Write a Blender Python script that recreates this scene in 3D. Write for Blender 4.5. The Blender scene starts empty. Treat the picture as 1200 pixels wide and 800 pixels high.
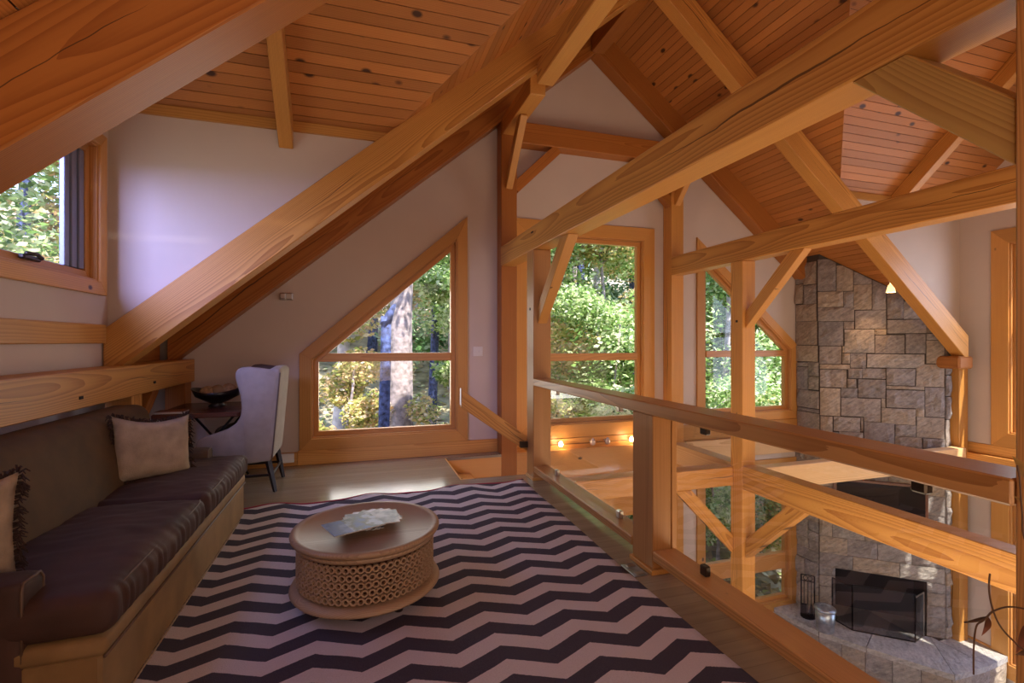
import bpy, bmesh, math, random
import numpy as np
from mathutils import Vector, Matrix, noise
from mathutils.geometry import tessellate_polygon
random.seed(7)
rng = np.random.default_rng(11)
S = bpy.context.scene
COL = S.collection
PI = math.pi

# ------------------------------------------------------------------ camera
F_PX = 569.0
YAW = math.atan(180.0 / F_PX)
cd = bpy.data.cameras.new('camera'); cam = bpy.data.objects.new('camera', cd); COL.objects.link(cam)
cd.sensor_width = 36.0; cd.lens = 36.0 * F_PX / 1200.0; cd.clip_start = 0.02; cd.clip_end = 400
cam.location = (0, 0, 1.4); cam.rotation_euler = (PI/2, 0, -YAW)
S.camera = cam

# ------------------------------------------------------------------ world, sun, large lights, exposure
S.view_settings.view_transform = 'Standard'
S.view_settings.look = 'None'
S.view_settings.gamma = 1.0
S.view_settings.use_curve_mapping = False
S.view_settings.exposure = 0.0
W = bpy.data.worlds.new('world'); S.world = W; W.use_nodes = True
wn = W.node_tree.nodes; wl = W.node_tree.links
bgn = wn['Background']
wtc = wn.new('ShaderNodeTexCoord'); wsep = wn.new('ShaderNodeSeparateXYZ'); wr = wn.new('ShaderNodeValToRGB')
wl.new(wtc.outputs['Generated'], wsep.inputs[0]); wl.new(wsep.outputs['Z'], wr.inputs[0])
wr.color_ramp.elements[0].position = 0.0; wr.color_ramp.elements[0].color = (0.72, 0.82, 1.0, 1)
wr.color_ramp.elements[1].position = 0.8; wr.color_ramp.elements[1].color = (0.25, 0.42, 1.0, 1)
wl.new(wr.outputs[0], bgn.inputs[0]); bgn.inputs[1].default_value = 4.0

def look(o, d):
    o.rotation_euler = Vector(d).to_track_quat('-Z', 'Y').to_euler()
sd = bpy.data.lights.new('sun', 'SUN'); sun = bpy.data.objects.new('sun', sd); COL.objects.link(sun)
sd.energy = 15.0; sd.angle = 0.012; sd.color = (1.0, 0.93, 0.82)
sun.location = (20, -20, 20); look(sun, (-0.18, 0.50, -0.84))

def area(name, loc, d, sx, sy, e, col, spread=PI):
    l = bpy.data.lights.new(name, 'AREA'); o = bpy.data.objects.new(name, l); COL.objects.link(o)
    l.shape = 'RECTANGLE'; l.size = sx; l.size_y = sy; l.energy = e; l.color = col; l.spread = spread
    o.location = loc; look(o, d); return o
area('skylight_left_window', (-3.7, 0.35, 3.7), (1, 1.75, -0.75), 2.2, 2.2, 600, (0.36, 0.39, 1.0))
area('skylight_right_windows', (8.6, 2.9, 1.4), (-1, 0.1, -0.25), 2.4, 2.6, 65, (0.62, 0.70, 1.0))
area('loft_rear_fill', (1.6, -1.4, 2.2), (0.0, 1, -0.30), 4.0, 1.6, 30, (1.0, 0.80, 0.82))  # added fill behind the camera, no fixture belongs to it
area('daylight_gable_window', (0.4, 6.6, 1.3), (0, -1, -0.3), 1.5, 1.6, 30, (1.0, 0.95, 0.9))
area('great_room_fill', (5.6, 0.6, 0.4), (0.12, 0.75, 0.22), 2.5, 2.0, 30, (1.0, 0.74, 0.48))  # unseen warm fill added to lift the great room
area('great_room_up_fill', (3.2, 1.6, -1.0), (0.0, 0.25, 1.0), 2.0, 2.6, 62, (1.0, 0.76, 0.50))  # added upward fill, like floor bounce, for the beam undersides
area('loft_low_fill', (0.5, -0.9, 0.7), (0.05, 0.7, 0.6), 1.8, 0.8, 24, (1.0, 0.68, 0.42))  # low fill added behind the camera to brighten timber undersides
area('great_room_low_fill', (4.6, 1.0, -0.9), (0.5, 1, -0.25), 2.0, 1.4, 38, (1.0, 0.85, 0.7))  # extra fill added toward the fireplace side, source unseen

# ------------------------------------------------------------------ materials
MATS = {}
def newmat(name):
    m = bpy.data.materials.new(name); m.use_nodes = True
    nt = m.node_tree; b = nt.nodes['Principled BSDF']; MATS[name] = m
    return m, nt, b
def N(nt, t, **kw):
    n = nt.nodes.new(t)
    for k, v in kw.items(): setattr(n, k, v)
    return n
def ramp(nt, stops, interp='LINEAR'):
    r = N(nt, 'ShaderNodeValToRGB'); cr = r.color_ramp; cr.interpolation = interp
    cr.elements[0].position, cr.elements[0].color = stops[0][0], (*stops[0][1], 1)
    cr.elements[1].position, cr.elements[1].color = stops[1][0], (*stops[1][1], 1)
    for p, c in stops[2:]:
        e = cr.elements.new(p); e.color = (*c, 1)
    return r
def math_(nt, op, a, b=None, c=None, clamp=False):
    n = N(nt, 'ShaderNodeMath', operation=op); n.use_clamp = clamp
    for i, v in enumerate((a, b, c)):
        if v is None: continue
        if isinstance(v, (int, float)): n.inputs[i].default_value = v
        else: nt.links.new(v, n.inputs[i])
    return n.outputs[0]
def mix(nt, fac, a, b, mode='MIX'):
    n = N(nt, 'ShaderNodeMix', data_type='RGBA', blend_type=mode)
    for s, v in ((n.inputs[0], fac), (n.inputs[6], a), (n.inputs[7], b)):
        if isinstance(v, (int, float)): s.default_value = v
        elif isinstance(v, tuple): s.default_value = (*v, 1)
        else: nt.links.new(v, s)
    return n.outputs[2]

def wood(name, light, dark, rough=0.42, ring=44.0, knots=0.5, check=False, vary=0.35, fine=0.35, knotcol=(0.07, 0.025, 0.01), spec=0.4, gx=0.035, kscale=3.2):
    m, nt, b = newmat(name); L = nt.links
    tc = N(nt, 'ShaderNodeTexCoord'); oi = N(nt, 'ShaderNodeObjectInfo')
    r = oi.outputs['Random']
    cmb = N(nt, 'ShaderNodeCombineXYZ')
    L.new(math_(nt, 'MULTIPLY', r, 37.0), cmb.inputs[0])
    L.new(math_(nt, 'ADD', math_(nt, 'MULTIPLY', math_(nt, 'FRACT', math_(nt, 'MULTIPLY', r, 7.13)), 0.2), 0.13), cmb.inputs[1])
    L.new(math_(nt, 'SUBTRACT', math_(nt, 'MULTIPLY', math_(nt, 'FRACT', math_(nt, 'MULTIPLY', r, 13.7)), 0.3), 0.15), cmb.inputs[2])
    add = N(nt, 'ShaderNodeVectorMath', operation='ADD'); L.new(tc.outputs['Object'], add.inputs[0]); L.new(cmb.outputs[0], add.inputs[1])
    # slow wobble
    mp = N(nt, 'ShaderNodeMapping'); mp.inputs['Scale'].default_value = (0.35, 1.3, 1.3); L.new(add.outputs[0], mp.inputs[0])
    n1 = N(nt, 'ShaderNodeTexNoise'); n1.inputs['Scale'].default_value = 1.0; n1.inputs['Detail'].default_value = 2.0; L.new(mp.outputs[0], n1.inputs[0])
    sub = N(nt, 'ShaderNodeVectorMath', operation='SUBTRACT'); L.new(n1.outputs['Color'], sub.inputs[0]); sub.inputs[1].default_value = (0.5, 0.5, 0.5)
    sc = N(nt, 'ShaderNodeVectorMath', operation='MULTIPLY'); L.new(sub.outputs[0], sc.inputs[0]); sc.inputs[1].default_value = (0.0, 0.10, 0.10)
    ad2 = N(nt, 'ShaderNodeVectorMath', operation='ADD'); L.new(add.outputs[0], ad2.inputs[0]); L.new(sc.outputs[0], ad2.inputs[1])
    mp2 = N(nt, 'ShaderNodeMapping'); mp2.inputs['Scale'].default_value = (gx, 1, 1); L.new(ad2.outputs[0], mp2.inputs[0])
    # keep ring centre near the piece: only random part matters for x
    w = N(nt, 'ShaderNodeTexWave', wave_type='RINGS', rings_direction='X', wave_profile='SAW')
    w.inputs['Scale'].default_value = ring; w.inputs['Distortion'].default_value = 0.6; w.inputs['Detail'].default_value = 1.0
    L.new(mp2.outputs[0], w.inputs[0])
    mp3 = N(nt, 'ShaderNodeMapping'); mp3.inputs['Scale'].default_value = (1.6, 90, 90); L.new(add.outputs[0], mp3.inputs[0])
    n2 = N(nt, 'ShaderNodeTexNoise'); n2.inputs['Scale'].default_value = 1.0; n2.inputs['Detail'].default_value = 3.0; L.new(mp3.outputs[0], n2.inputs[0])
    g = math_(nt, 'ADD', math_(nt, 'MULTIPLY', w.outputs['Fac'], 1.0 - fine), math_(nt, 'MULTIPLY', n2.outputs['Fac'], fine * 1.2))
    cr = ramp(nt, [(0.1, light), (0.95, dark), (0.5, tuple((a*0.72 + c*0.28) for a, c in zip(light, dark)))])
    L.new(g, cr.inputs[0])
    # broad tone
    n3 = N(nt, 'ShaderNodeTexNoise'); n3.inputs['Scale'].default_value = 0.8; L.new(add.outputs[0], n3.inputs[0])
    tone = math_(nt, 'ADD', math_(nt, 'MULTIPLY', math_(nt, 'SUBTRACT', math_(nt, 'FRACT', math_(nt, 'MULTIPLY', r, 5.77)), 0.5), vary), math_(nt, 'ADD', math_(nt, 'MULTIPLY', n3.outputs['Fac'], 0.3), 0.85))
    tv = N(nt, 'ShaderNodeVectorMath', operation='SCALE'); L.new(cr.outputs[0], tv.inputs[0]); L.new(tone, tv.inputs['Scale'])
    col = tv.outputs[0]
    if knots:
        mk = N(nt, 'ShaderNodeMapping'); mk.inputs['Scale'].default_value = (0.6, 1, 1); L.new(add.outputs[0], mk.inputs[0])
        v = N(nt, 'ShaderNodeTexVoronoi'); v.inputs['Scale'].default_value = kscale; L.new(mk.outputs[0], v.inputs[0])
        kf = math_(nt, 'MULTIPLY', math_(nt, 'SUBTRACT', 1.0, math_(nt, 'MULTIPLY', v.outputs['Distance'], 11.0 / max(knots, .05)), clamp=True), 2.2, clamp=True)
        col = mix(nt, kf, col, knotcol)
    if check:
        sx = N(nt, 'ShaderNodeSeparateXYZ'); L.new(tc.outputs['Object'], sx.inputs[0])
        cx = N(nt, 'ShaderNodeCombineXYZ'); L.new(math_(nt, 'ADD', math_(nt, 'MULTIPLY', r, 91.0), sx.outputs[0]), cx.inputs[0])
        n4 = N(nt, 'ShaderNodeTexNoise'); n4.inputs['Scale'].default_value = 1.1; n4.inputs['Detail'].default_value = 4; L.new(cx.outputs[0], n4.inputs[0])
        n5 = N(nt, 'ShaderNodeTexNoise'); n5.inputs['Scale'].default_value = 0.6; L.new(add.outputs[0], n5.inputs[0])
        line = math_(nt, 'ABSOLUTE', math_(nt, 'ADD', sx.outputs[2], math_(nt, 'MULTIPLY', math_(nt, 'SUBTRACT', n4.outputs['Fac'], 0.5), 0.16)))
        wdt = math_(nt, 'MULTIPLY', math_(nt, 'SUBTRACT', n5.outputs['Fac'], 0.5, clamp=True), 0.03)
        ck = math_(nt, 'LESS_THAN', line, wdt)
        col = mix(nt, math_(nt, 'MULTIPLY', ck, 0.8), col, (0.05, 0.02, 0.008))
    L.new(col, b.inputs['Base Color'])
    b.inputs['Roughness'].default_value = rough; b.inputs['Specular IOR Level'].default_value = spec
    bp = N(nt, 'ShaderNodeBump'); bp.inputs['Strength'].default_value = 0.18; bp.inputs['Distance'].default_value = 0.004
    L.new(g, bp.inputs['Height']); L.new(bp.outputs[0], b.inputs['Normal'])
    return m
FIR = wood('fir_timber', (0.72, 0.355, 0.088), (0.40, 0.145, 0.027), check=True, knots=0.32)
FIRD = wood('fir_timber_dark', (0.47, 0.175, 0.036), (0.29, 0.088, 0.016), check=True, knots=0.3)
RAIL = wood('railing_fir', (0.58, 0.29, 0.10), (0.33, 0.135, 0.038), knots=0.35, ring=50, rough=0.35)
TRIM = wood('trim_pine', (0.68, 0.345, 0.095), (0.50, 0.21, 0.05), knots=0.8, ring=30, rough=0.35)
SASH = wood('sash_pine', (0.58, 0.28, 0.085), (0.44, 0.18, 0.05), knots=0, ring=40, rough=0.35)
CEIL = wood('ceiling_pine', (0.56, 0.225, 0.058), (0.42, 0.145, 0.034), knots=1.9, kscale=5.4, ring=30, vary=0.34, rough=0.5)
PALE = wood('pale_timber', (0.80, 0.52, 0.26), (0.56, 0.31, 0.12), knots=0.4, ring=40, rough=0.4)
TABW = wood('coffee_table_wood', (0.44, 0.30, 0.185), (0.28, 0.17, 0.10), knots=0.2, ring=40, rough=0.5, vary=0.1)
DESKW = wood('desk_wood', (0.15, 0.065, 0.045), (0.09, 0.036, 0.024), knots=0.2, ring=40, rough=0.25, vary=0.1)
DARKW = wood('dark_leg_wood', (0.025, 0.014, 0.011), (0.012, 0.007, 0.006), knots=0, rough=0.3)

def plain(name, col, rough=0.6, metal=0.0, bump=0, bscale=60, var=0.0, vscale=3, spec=0.5, sheen=0, emit=None, es=0):
    m, nt, b = newmat(name); L = nt.links
    b.inputs['Roughness'].default_value = rough; b.inputs['Metallic'].default_value = metal
    b.inputs['Specular IOR Level'].default_value = spec
    tc = N(nt, 'ShaderNodeTexCoord')
    if var:
        n = N(nt, 'ShaderNodeTexNoise'); n.inputs['Scale'].default_value = vscale; n.inputs['Detail'].default_value = 4; L.new(tc.outputs['Object'], n.inputs[0])
        r = ramp(nt, [(0.3, tuple(c*(1-var) for c in col)), (0.7, tuple(min(1, c*(1+var)) for c in col))]); L.new(n.outputs['Fac'], r.inputs[0])
        L.new(r.outputs[0], b.inputs['Base Color'])
    else: b.inputs['Base Color'].default_value = (*col, 1)
    if bump:
        n = N(nt, 'ShaderNodeTexNoise'); n.inputs['Scale'].default_value = bscale; n.inputs['Detail'].default_value = 3; L.new(tc.outputs['Object'], n.inputs[0])
        bp = N(nt, 'ShaderNodeBump'); bp.inputs['Strength'].default_value = bump; bp.inputs['Distance'].default_value = 0.01
        L.new(n.outputs['Fac'], bp.inputs['Height']); L.new(bp.outputs[0], b.inputs['Normal'])
    if sheen:
        b.inputs['Sheen Weight'].default_value = sheen; b.inputs['Sheen Roughness'].default_value = 0.35
        b.inputs['Sheen Tint'].default_value = (min(1, col[0]*3+.2), min(1, col[1]*3+.15), min(1, col[2]*3+.1), 1)
    if emit:
        b.inputs['Emission Color'].default_value = (*emit, 1); b.inputs['Emission Strength'].default_value = es
    return m
WALL = plain('wall_paint', (0.63, 0.52, 0.445), 0.85, bump=0.05, bscale=180, var=0.02)
WHITE = plain('white_plate', (0.75, 0.70, 0.66), 0.4)
VELB = plain('velvet_olive_brown', (0.082, 0.040, 0.011), 0.8, sheen=0.03, var=0.25, vscale=7, bump=0.1, bscale=300)
VELS = plain('velvet_chocolate', (0.052, 0.021, 0.013), 0.75, sheen=0.05, var=0.3, vscale=5, bump=0.1, bscale=300)
VELBASE = plain('velvet_tan_base', (0.25, 0.14, 0.05), 0.75, sheen=0.05, var=0.2, vscale=6, bump=0.1, bscale=300)
PIPE = plain('piping_brown', (0.11, 0.06, 0.035), 0.6)
PILLOW = plain('pillow_linen', (0.36, 0.26, 0.17), 0.9, bump=0.3, bscale=160, var=0.18, vscale=14)
FRINGE = plain('fringe_brown', (0.035, 0.016, 0.011), 0.9)
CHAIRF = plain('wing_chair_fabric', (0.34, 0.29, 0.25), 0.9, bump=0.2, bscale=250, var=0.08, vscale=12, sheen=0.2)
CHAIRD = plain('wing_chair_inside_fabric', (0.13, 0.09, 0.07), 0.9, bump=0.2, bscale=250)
BLACK = plain('black_iron', (0.012, 0.012, 0.013), 0.45, metal=0.6)
BOWL = plain('bowl_black', (0.010, 0.009, 0.009), 0.3)
BRONZE = plain('bronze_clamp', (0.07, 0.055, 0.045), 0.35, metal=0.8)
STEEL = plain('brushed_steel', (0.55, 0.52, 0.48), 0.3, metal=1.0)
GALV = plain('galvanised_steel', (0.40, 0.45, 0.50), 0.35, metal=0.85, var=0.3, vscale=14)
FIREBOX = plain('firebox_soot', (0.02, 0.018, 0.02), 0.9, var=0.4)
MORTAR = plain('mortar', (0.07, 0.055, 0.047), 0.95, bump=0.3)
TVG = plain('television_glass', (0.006, 0.006, 0.008), 0.08, spec=0.8)
TVF = plain('television_wood_frame', (0.16, 0.06, 0.03), 0.35)
BALL = plain('woven_ball', (0.45, 0.30, 0.18), 0.85, bump=1.0, bscale=70, var=0.35, vscale=40)
VINE = plain('dried_vine_stem', (0.12, 0.06, 0.03), 0.7)
VLEAF = plain('dried_vine_leaf', (0.42, 0.24, 0.07), 0.5, var=0.4, vscale=12)
CERAM = plain('vase_ceramic', (0.2, 0.12, 0.08), 0.35)
BULB = plain('lamp_bulb_glow', (1, 0.9, 0.75), 0.5, emit=(1.0, 0.78, 0.5), es=45)
FROST = plain('lamp_shade_frosted', (1, 0.85, 0.6), 0.5, emit=(1.0, 0.50, 0.22), es=2.2)
GLOBE = plain('clear_lamp_head', (0.6, 0.5, 0.42), 0.15, spec=0.8)
LOWFL = plain('great_room_carpet', (0.42, 0.35, 0.33), 0.9, var=0.08, vscale=8)
ROOFM = plain('roof_slab', (0.13, 0.05, 0.018), 0.9)
ALU = plain('window_cladding', (0.22, 0.23, 0.30), 0.4, metal=0.3)
PAGES = plain('paper_edges', (0.6, 0.58, 0.56), 0.8)
MULCH = None

# glass
m, nt, b = newmat('window_glass'); nt.nodes.remove(b)
tr = N(nt, 'ShaderNodeBsdfTransparent'); tr.inputs[0].default_value = (0.97, 0.985, 0.975, 1)
gl = N(nt, 'ShaderNodeBsdfGlossy'); gl.inputs['Roughness'].default_value = 0.01
geo = N(nt, 'ShaderNodeNewGeometry'); fr = N(nt, 'ShaderNodeFresnel')
IORN = math_(nt, 'POWER', 1.45, math_(nt, 'SUBTRACT', 1.0, math_(nt, 'MULTIPLY', geo.outputs['Backfacing'], 2.0))); nt.links.new(IORN, fr.inputs[0])
mx = N(nt, 'ShaderNodeMixShader'); nt.links.new(fr.outputs[0], mx.inputs[0]); nt.links.new(tr.outputs[0], mx.inputs[1]); nt.links.new(gl.outputs[0], mx.inputs[2])
nt.links.new(mx.outputs[0], nt.nodes['Material Output'].inputs[0]); GLASS = m
# railing glass: two faces of a real pane reflect a little more
GLASSR = GLASS.copy(); GLASSR.name = 'railing_glass'
[n for n in GLASSR.node_tree.nodes if n.type == 'MATH' and n.operation == 'POWER'][0].inputs[0].default_value = 1.95
# rug
m, nt, b = newmat('chevron_rug'); L = nt.links
tc = N(nt, 'ShaderNodeTexCoord'); sp = N(nt, 'ShaderNodeSeparateXYZ'); L.new(tc.outputs['Object'], sp.inputs[0])
nn = N(nt, 'ShaderNodeTexNoise'); nn.inputs['Scale'].default_value = 4; L.new(tc.outputs['Object'], nn.inputs[0])
nf = N(nt, 'ShaderNodeTexNoise'); nf.inputs['Scale'].default_value = 220; L.new(tc.outputs['Object'], nf.inputs[0])
xx = math_(nt, 'ADD', sp.outputs[0], math_(nt, 'MULTIPLY', math_(nt, 'SUBTRACT', nf.outputs['Fac'], 0.5), 0.006))
ph = math_(nt, 'FRACT', math_(nt, 'DIVIDE', math_(nt, 'SUBTRACT', xx, 0.216 - 4.0), 0.4))
tri = math_(nt, 'MULTIPLY', math_(nt, 'ABSOLUTE', math_(nt, 'SUBTRACT', ph, 0.5)), 2.0)   # 1 at peak, 0 at valley
yy = math_(nt, 'SUBTRACT', sp.outputs[1], math_(nt, 'MULTIPLY', math_(nt, 'SUBTRACT', tri, 1.0), 0.095))
yy = math_(nt, 'ADD', yy, math_(nt, 'MULTIPLY', math_(nt, 'SUBTRACT', nn.outputs['Fac'], 0.5), 0.02))
yy = math_(nt, 'ADD', yy, math_(nt, 'MULTIPLY', math_(nt, 'SUBTRACT', nf.outputs['Fac'], 0.5), 0.008))
dk = math_(nt, 'GREATER_THAN', math_(nt, 'FRACT', math_(nt, 'DIVIDE', math_(nt, 'SUBTRACT', yy, 2.418 - 4 * 0.1965), 0.1965)), 0.505)
dk = math_(nt, 'SUBTRACT', 1.0, dk)
c1 = mix(nt, nf.outputs['Fac'], (0.46, 0.39, 0.42), (0.64, 0.56, 0.59)); c2 = mix(nt, nf.outputs['Fac'], (0.038, 0.032, 0.050), (0.085, 0.072, 0.10))
L.new(mix(nt, dk, c1, c2), b.inputs['Base Color']); b.inputs['Roughness'].default_value = 0.95; b.inputs['Specular IOR Level'].default_value = 0.15
bp = N(nt, 'ShaderNodeBump'); bp.inputs['Strength'].default_value = 0.5; bp.inputs['Distance'].default_value = 0.006; L.new(nf.outputs['Fac'], bp.inputs['Height']); L.new(bp.outputs[0], b.inputs['Normal'])
RUG = m
REDB = plain('rug_red_binding', (0.30, 0.02, 0.04), 0.9)
# loft floor (glossy stained boards)
m, nt, b = newmat('loft_floor_boards'); L = nt.links
tc = N(nt, 'ShaderNodeTexCoord')
sp = N(nt, 'ShaderNodeSeparateXYZ'); L.new(tc.outputs['Object'], sp.inputs[0])
row = math_(nt, 'FLOOR', math_(nt, 'DIVIDE', sp.outputs[1], 0.085))
wn_ = N(nt, 'ShaderNodeTexWhiteNoise', noise_dimensions='1D'); L.new(row, wn_.inputs['W'])
seam = math_(nt, 'LESS_THAN', math_(nt, 'ABSOLUTE', math_(nt, 'SUBTRACT', math_(nt, 'FRACT', math_(nt, 'DIVIDE', sp.outputs[1], 0.085)), 0.5)), 0.485)
mp = N(nt, 'ShaderNodeMapping'); mp.inputs['Scale'].default_value = (2, 30, 1); L.new(tc.outputs['Object'], mp.inputs[0])
n1 = N(nt, 'ShaderNodeTexNoise'); n1.inputs['Scale'].default_value = 1; n1.inputs['Detail'].default_value = 5; L.new(mp.outputs[0], n1.inputs[0])
g_ = math_(nt, 'ADD', math_(nt, 'MULTIPLY', n1.outputs['Fac'], 0.6), math_(nt, 'MULTIPLY', wn_.outputs['Value'], 0.35))
base_ = mix(nt, g_, (0.18, 0.13, 0.08), (0.36, 0.285, 0.195))
L.new(mix(nt, math_(nt, 'ADD', math_(nt, 'MULTIPLY', seam, 0.45), 0.55), (0.07, 0.045, 0.03), base_), b.inputs['Base Color'])
n2 = N(nt, 'ShaderNodeTexNoise'); n2.inputs['Scale'].default_value = 9; n2.inputs['Detail'].default_value = 4; L.new(tc.outputs['Object'], n2.inputs[0])
L.new(math_(nt, 'ADD', math_(nt, 'MULTIPLY', n2.outputs['Fac'], 0.12), 0.10), b.inputs['Roughness']); b.inputs['Specular IOR Level'].default_value = 0.7
bp = N(nt, 'ShaderNodeBump'); bp.inputs['Strength'].default_value = 0.08; bp.inputs['Distance'].default_value = 0.004; L.new(n2.outputs['Fac'], bp.inputs['Height']); L.new(bp.outputs[0], b.inputs['Normal'])
FLOOR = m
# stone
def stone_mat(name, cols):
    m, nt, b = newmat(name); L = nt.links
    tc = N(nt, 'ShaderNodeTexCoord'); oi = N(nt, 'ShaderNodeObjectInfo'); r = oi.outputs['Random']
    cmb = N(nt, 'ShaderNodeCombineXYZ'); L.new(math_(nt, 'MULTIPLY', r, 50.0), cmb.inputs[0]); L.new(math_(nt, 'MULTIPLY', r, 23.0), cmb.inputs[2])
    ad = N(nt, 'ShaderNodeVectorMath', operation='ADD'); L.new(tc.outputs['Object'], ad.inputs[0]); L.new(cmb.outputs[0], ad.inputs[1])
    rc = ramp(nt, [(i / (len(cols) - 1), c) for i, c in enumerate(cols)]); L.new(math_(nt, 'FRACT', math_(nt, 'MULTIPLY', r, 9.31)), rc.inputs[0])
    ro = N(nt, 'ShaderNodeMapping'); ro.inputs['Rotation'].default_value = (0, 0.6, 0); L.new(ad.outputs[0], ro.inputs[0])
    rs = N(nt, 'ShaderNodeMapping'); rs.inputs['Scale'].default_value = (5, 5, 34); L.new(ro.outputs[0], rs.inputs[0])
    n1 = N(nt, 'ShaderNodeTexNoise'); n1.inputs['Scale'].default_value = 1.0; n1.inputs['Detail'].default_value = 6; n1.inputs['Roughness'].default_value = 0.65; L.new(rs.outputs[0], n1.inputs[0])
    n2 = N(nt, 'ShaderNodeTexNoise'); n2.inputs['Scale'].default_value = 22; n2.inputs['Detail'].default_value = 8; n2.inputs['Roughness'].default_value = 0.7; L.new(ad.outputs[0], n2.inputs[0])
    h = math_(nt, 'ADD', math_(nt, 'MULTIPLY', n1.outputs['Fac'], 0.55), math_(nt, 'MULTIPLY', n2.outputs['Fac'], 0.6))
    tone = ramp(nt, [(0.36, (0.5, 0.5, 0.52)), (0.78, (1.5, 1.47, 1.42))]); L.new(h, tone.inputs[0])
    L.new(mix(nt, 1.0, rc.outputs[0], tone.outputs[0], 'MULTIPLY'), b.inputs['Base Color'])
    b.inputs['Roughness'].default_value = 0.85
    bp = N(nt, 'ShaderNodeBump'); bp.inputs['Strength'].default_value = 1.0; bp.inputs['Distance'].default_value = 0.03; L.new(h, bp.inputs['Height']); L.new(bp.outputs[0], b.inputs['Normal'])
    return m
STONE = stone_mat('chimney_stone', [(0.33, 0.275, 0.24), (0.23, 0.205, 0.20), (0.40, 0.32, 0.245), (0.27, 0.24, 0.235), (0.36, 0.32, 0.29)])
SLAB = stone_mat('hearth_slab_stone', [(0.40, 0.37, 0.35), (0.45, 0.42, 0.40)])
# screen mesh (see-through fine weave): mostly open
m, nt, b = newmat('fire_screen_mesh'); L = nt.links
b.inputs['Base Color'].default_value = (0.02, 0.02, 0.025, 1); b.inputs['Roughness'].default_value = 0.4
b.inputs['Alpha'].default_value = 0.55; MESHM = m
# foliage
def leaf_mat(name, stops, tr=0.5):
    m, nt, b = newmat(name); L = nt.links; nt.nodes.remove(b)
    g = N(nt, 'ShaderNodeNewGeometry'); r = ramp(nt, stops); L.new(g.outputs['Random Per Island'], r.inputs[0])
    d = N(nt, 'ShaderNodeBsdfDiffuse'); t = N(nt, 'ShaderNodeBsdfTranslucent'); mxs = N(nt, 'ShaderNodeMixShader'); mxs.inputs[0].default_value = tr
    L.new(r.outputs[0], d.inputs[0]); L.new(r.outputs[0], t.inputs[0]); L.new(d.outputs[0], mxs.inputs[1]); L.new(t.outputs[0], mxs.inputs[2])
    L.new(mxs.outputs[0], nt.nodes['Material Output'].inputs[0]); return m
LGREEN = leaf_mat('green_leaves', [(0, (0.10, 0.20, 0.05)), (1, (0.85, 0.88, 0.62)), (0.3, (0.28, 0.43, 0.13)), (0.55, (0.50, 0.64, 0.28)), (0.8, (0.74, 0.80, 0.52))])
LYEL = leaf_mat('yellow_leaves', [(0, (0.20, 0.26, 0.08)), (1, (0.92, 0.86, 0.74)), (0.3, (0.50, 0.50, 0.16)), (0.6, (0.74, 0.60, 0.28)), (0.85, (0.76, 0.50, 0.30))])
LBLUE = leaf_mat('dark_green_leaves', [(0, (0.05, 0.12, 0.05)), (1, (0.60, 0.72, 0.55)), (0.5, (0.18, 0.34, 0.13))])
LDRY = leaf_mat('fallen_leaves', [(0, (0.30, 0.22, 0.12)), (1, (0.80, 0.72, 0.58)), (0.4, (0.5, 0.38, 0.24)), (0.7, (0.42, 0.55, 0.18))], 0.1)
BARK = plain('grey_bark', (0.34, 0.28, 0.29), 0.9, bump=1.0, bscale=16, var=0.5, vscale=11)
BARKB = plain('blue_grey_bark', (0.055, 0.075, 0.19), 0.9, bump=1.0, bscale=18, var=0.85, vscale=14)
BARKW = plain('pale_bark', (0.5, 0.47, 0.5), 0.9, bump=0.5, bscale=12, var=0.3, vscale=9)
GROUND = plain('forest_floor', (0.36, 0.30, 0.20), 0.95, bump=1.0, bscale=6, var=0.45, vscale=2.5)

# ------------------------------------------------------------------ object helpers
def tag(o, label=None, cat=None, group=None, kind=None):
    if label: o['label'] = label
    if cat: o['category'] = cat
    if group: o['group'] = group
    if kind: o['kind'] = kind
    return o
def frame_of(ax, up=None):
    X = Vector(ax).normalized()
    up = Vector(up) if up else Vector((0, 0, 1))
    if abs(X.dot(up)) > 0.98 * up.length: up = Vector((0, 1, 0))
    Y = up.cross(X).normalized(); Z = X.cross(Y).normalized()
    return Matrix((X, Y, Z)).transposed()
def mesh_obj(name, verts, faces, mat, parent=None, ax=(1, 0, 0), up=None, origin=None, smooth=False, bevel=0, fix=True):
    """verts in world space; the object gets a local frame whose X runs along ax"""
    vs = [Vector(v) for v in verts]
    if origin is None:
        lo = [min(v[i] for v in vs) for i in range(3)]; hi = [max(v[i] for v in vs) for i in range(3)]
        origin = [(a + c) / 2 for a, c in zip(lo, hi)]
    R = frame_of(ax, up); M = Matrix.Translation(Vector(origin)) @ R.to_4x4(); Mi = M.inverted()
    me = bpy.data.meshes.new(name); me.from_pydata([Mi @ v for v in vs], [], faces)
    if fix:
        bm = bmesh.new(); bm.from_mesh(me); bmesh.ops.recalc_face_normals(bm, faces=bm.faces)
        if bevel: 
            bmesh.ops.bevel(bm, geom=[e for e in bm.edges if len(e.link_faces) == 2 and e.calc_face_angle(0) > 0.3], offset=bevel, segments=1, affect='EDGES')
        bm.to_mesh(me); bm.free()
    if smooth:
        for p in me.polygons: p.use_smooth = True
    me.materials.append(mat)
    o = bpy.data.objects.new(name, me); COL.objects.link(o)
    if parent:
        o.parent = parent; o.matrix_parent_inverse = Matrix.Identity(4)
        pm = PM.get(parent.name, Matrix.Identity(4))
        o.matrix_basis = pm.inverted() @ M
    else: o.matrix_basis = M
    PM[o.name] = M
    return o
PM = {}
def empty(name, loc, label=None, cat=None, group=None, kind=None):
    o = bpy.data.objects.new(name, None); COL.objects.link(o); o.location = loc; o.empty_display_size = 0.1
    PM[o.name] = Matrix.Translation(Vector(loc))
    return tag(o, label, cat, group, kind)
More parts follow.
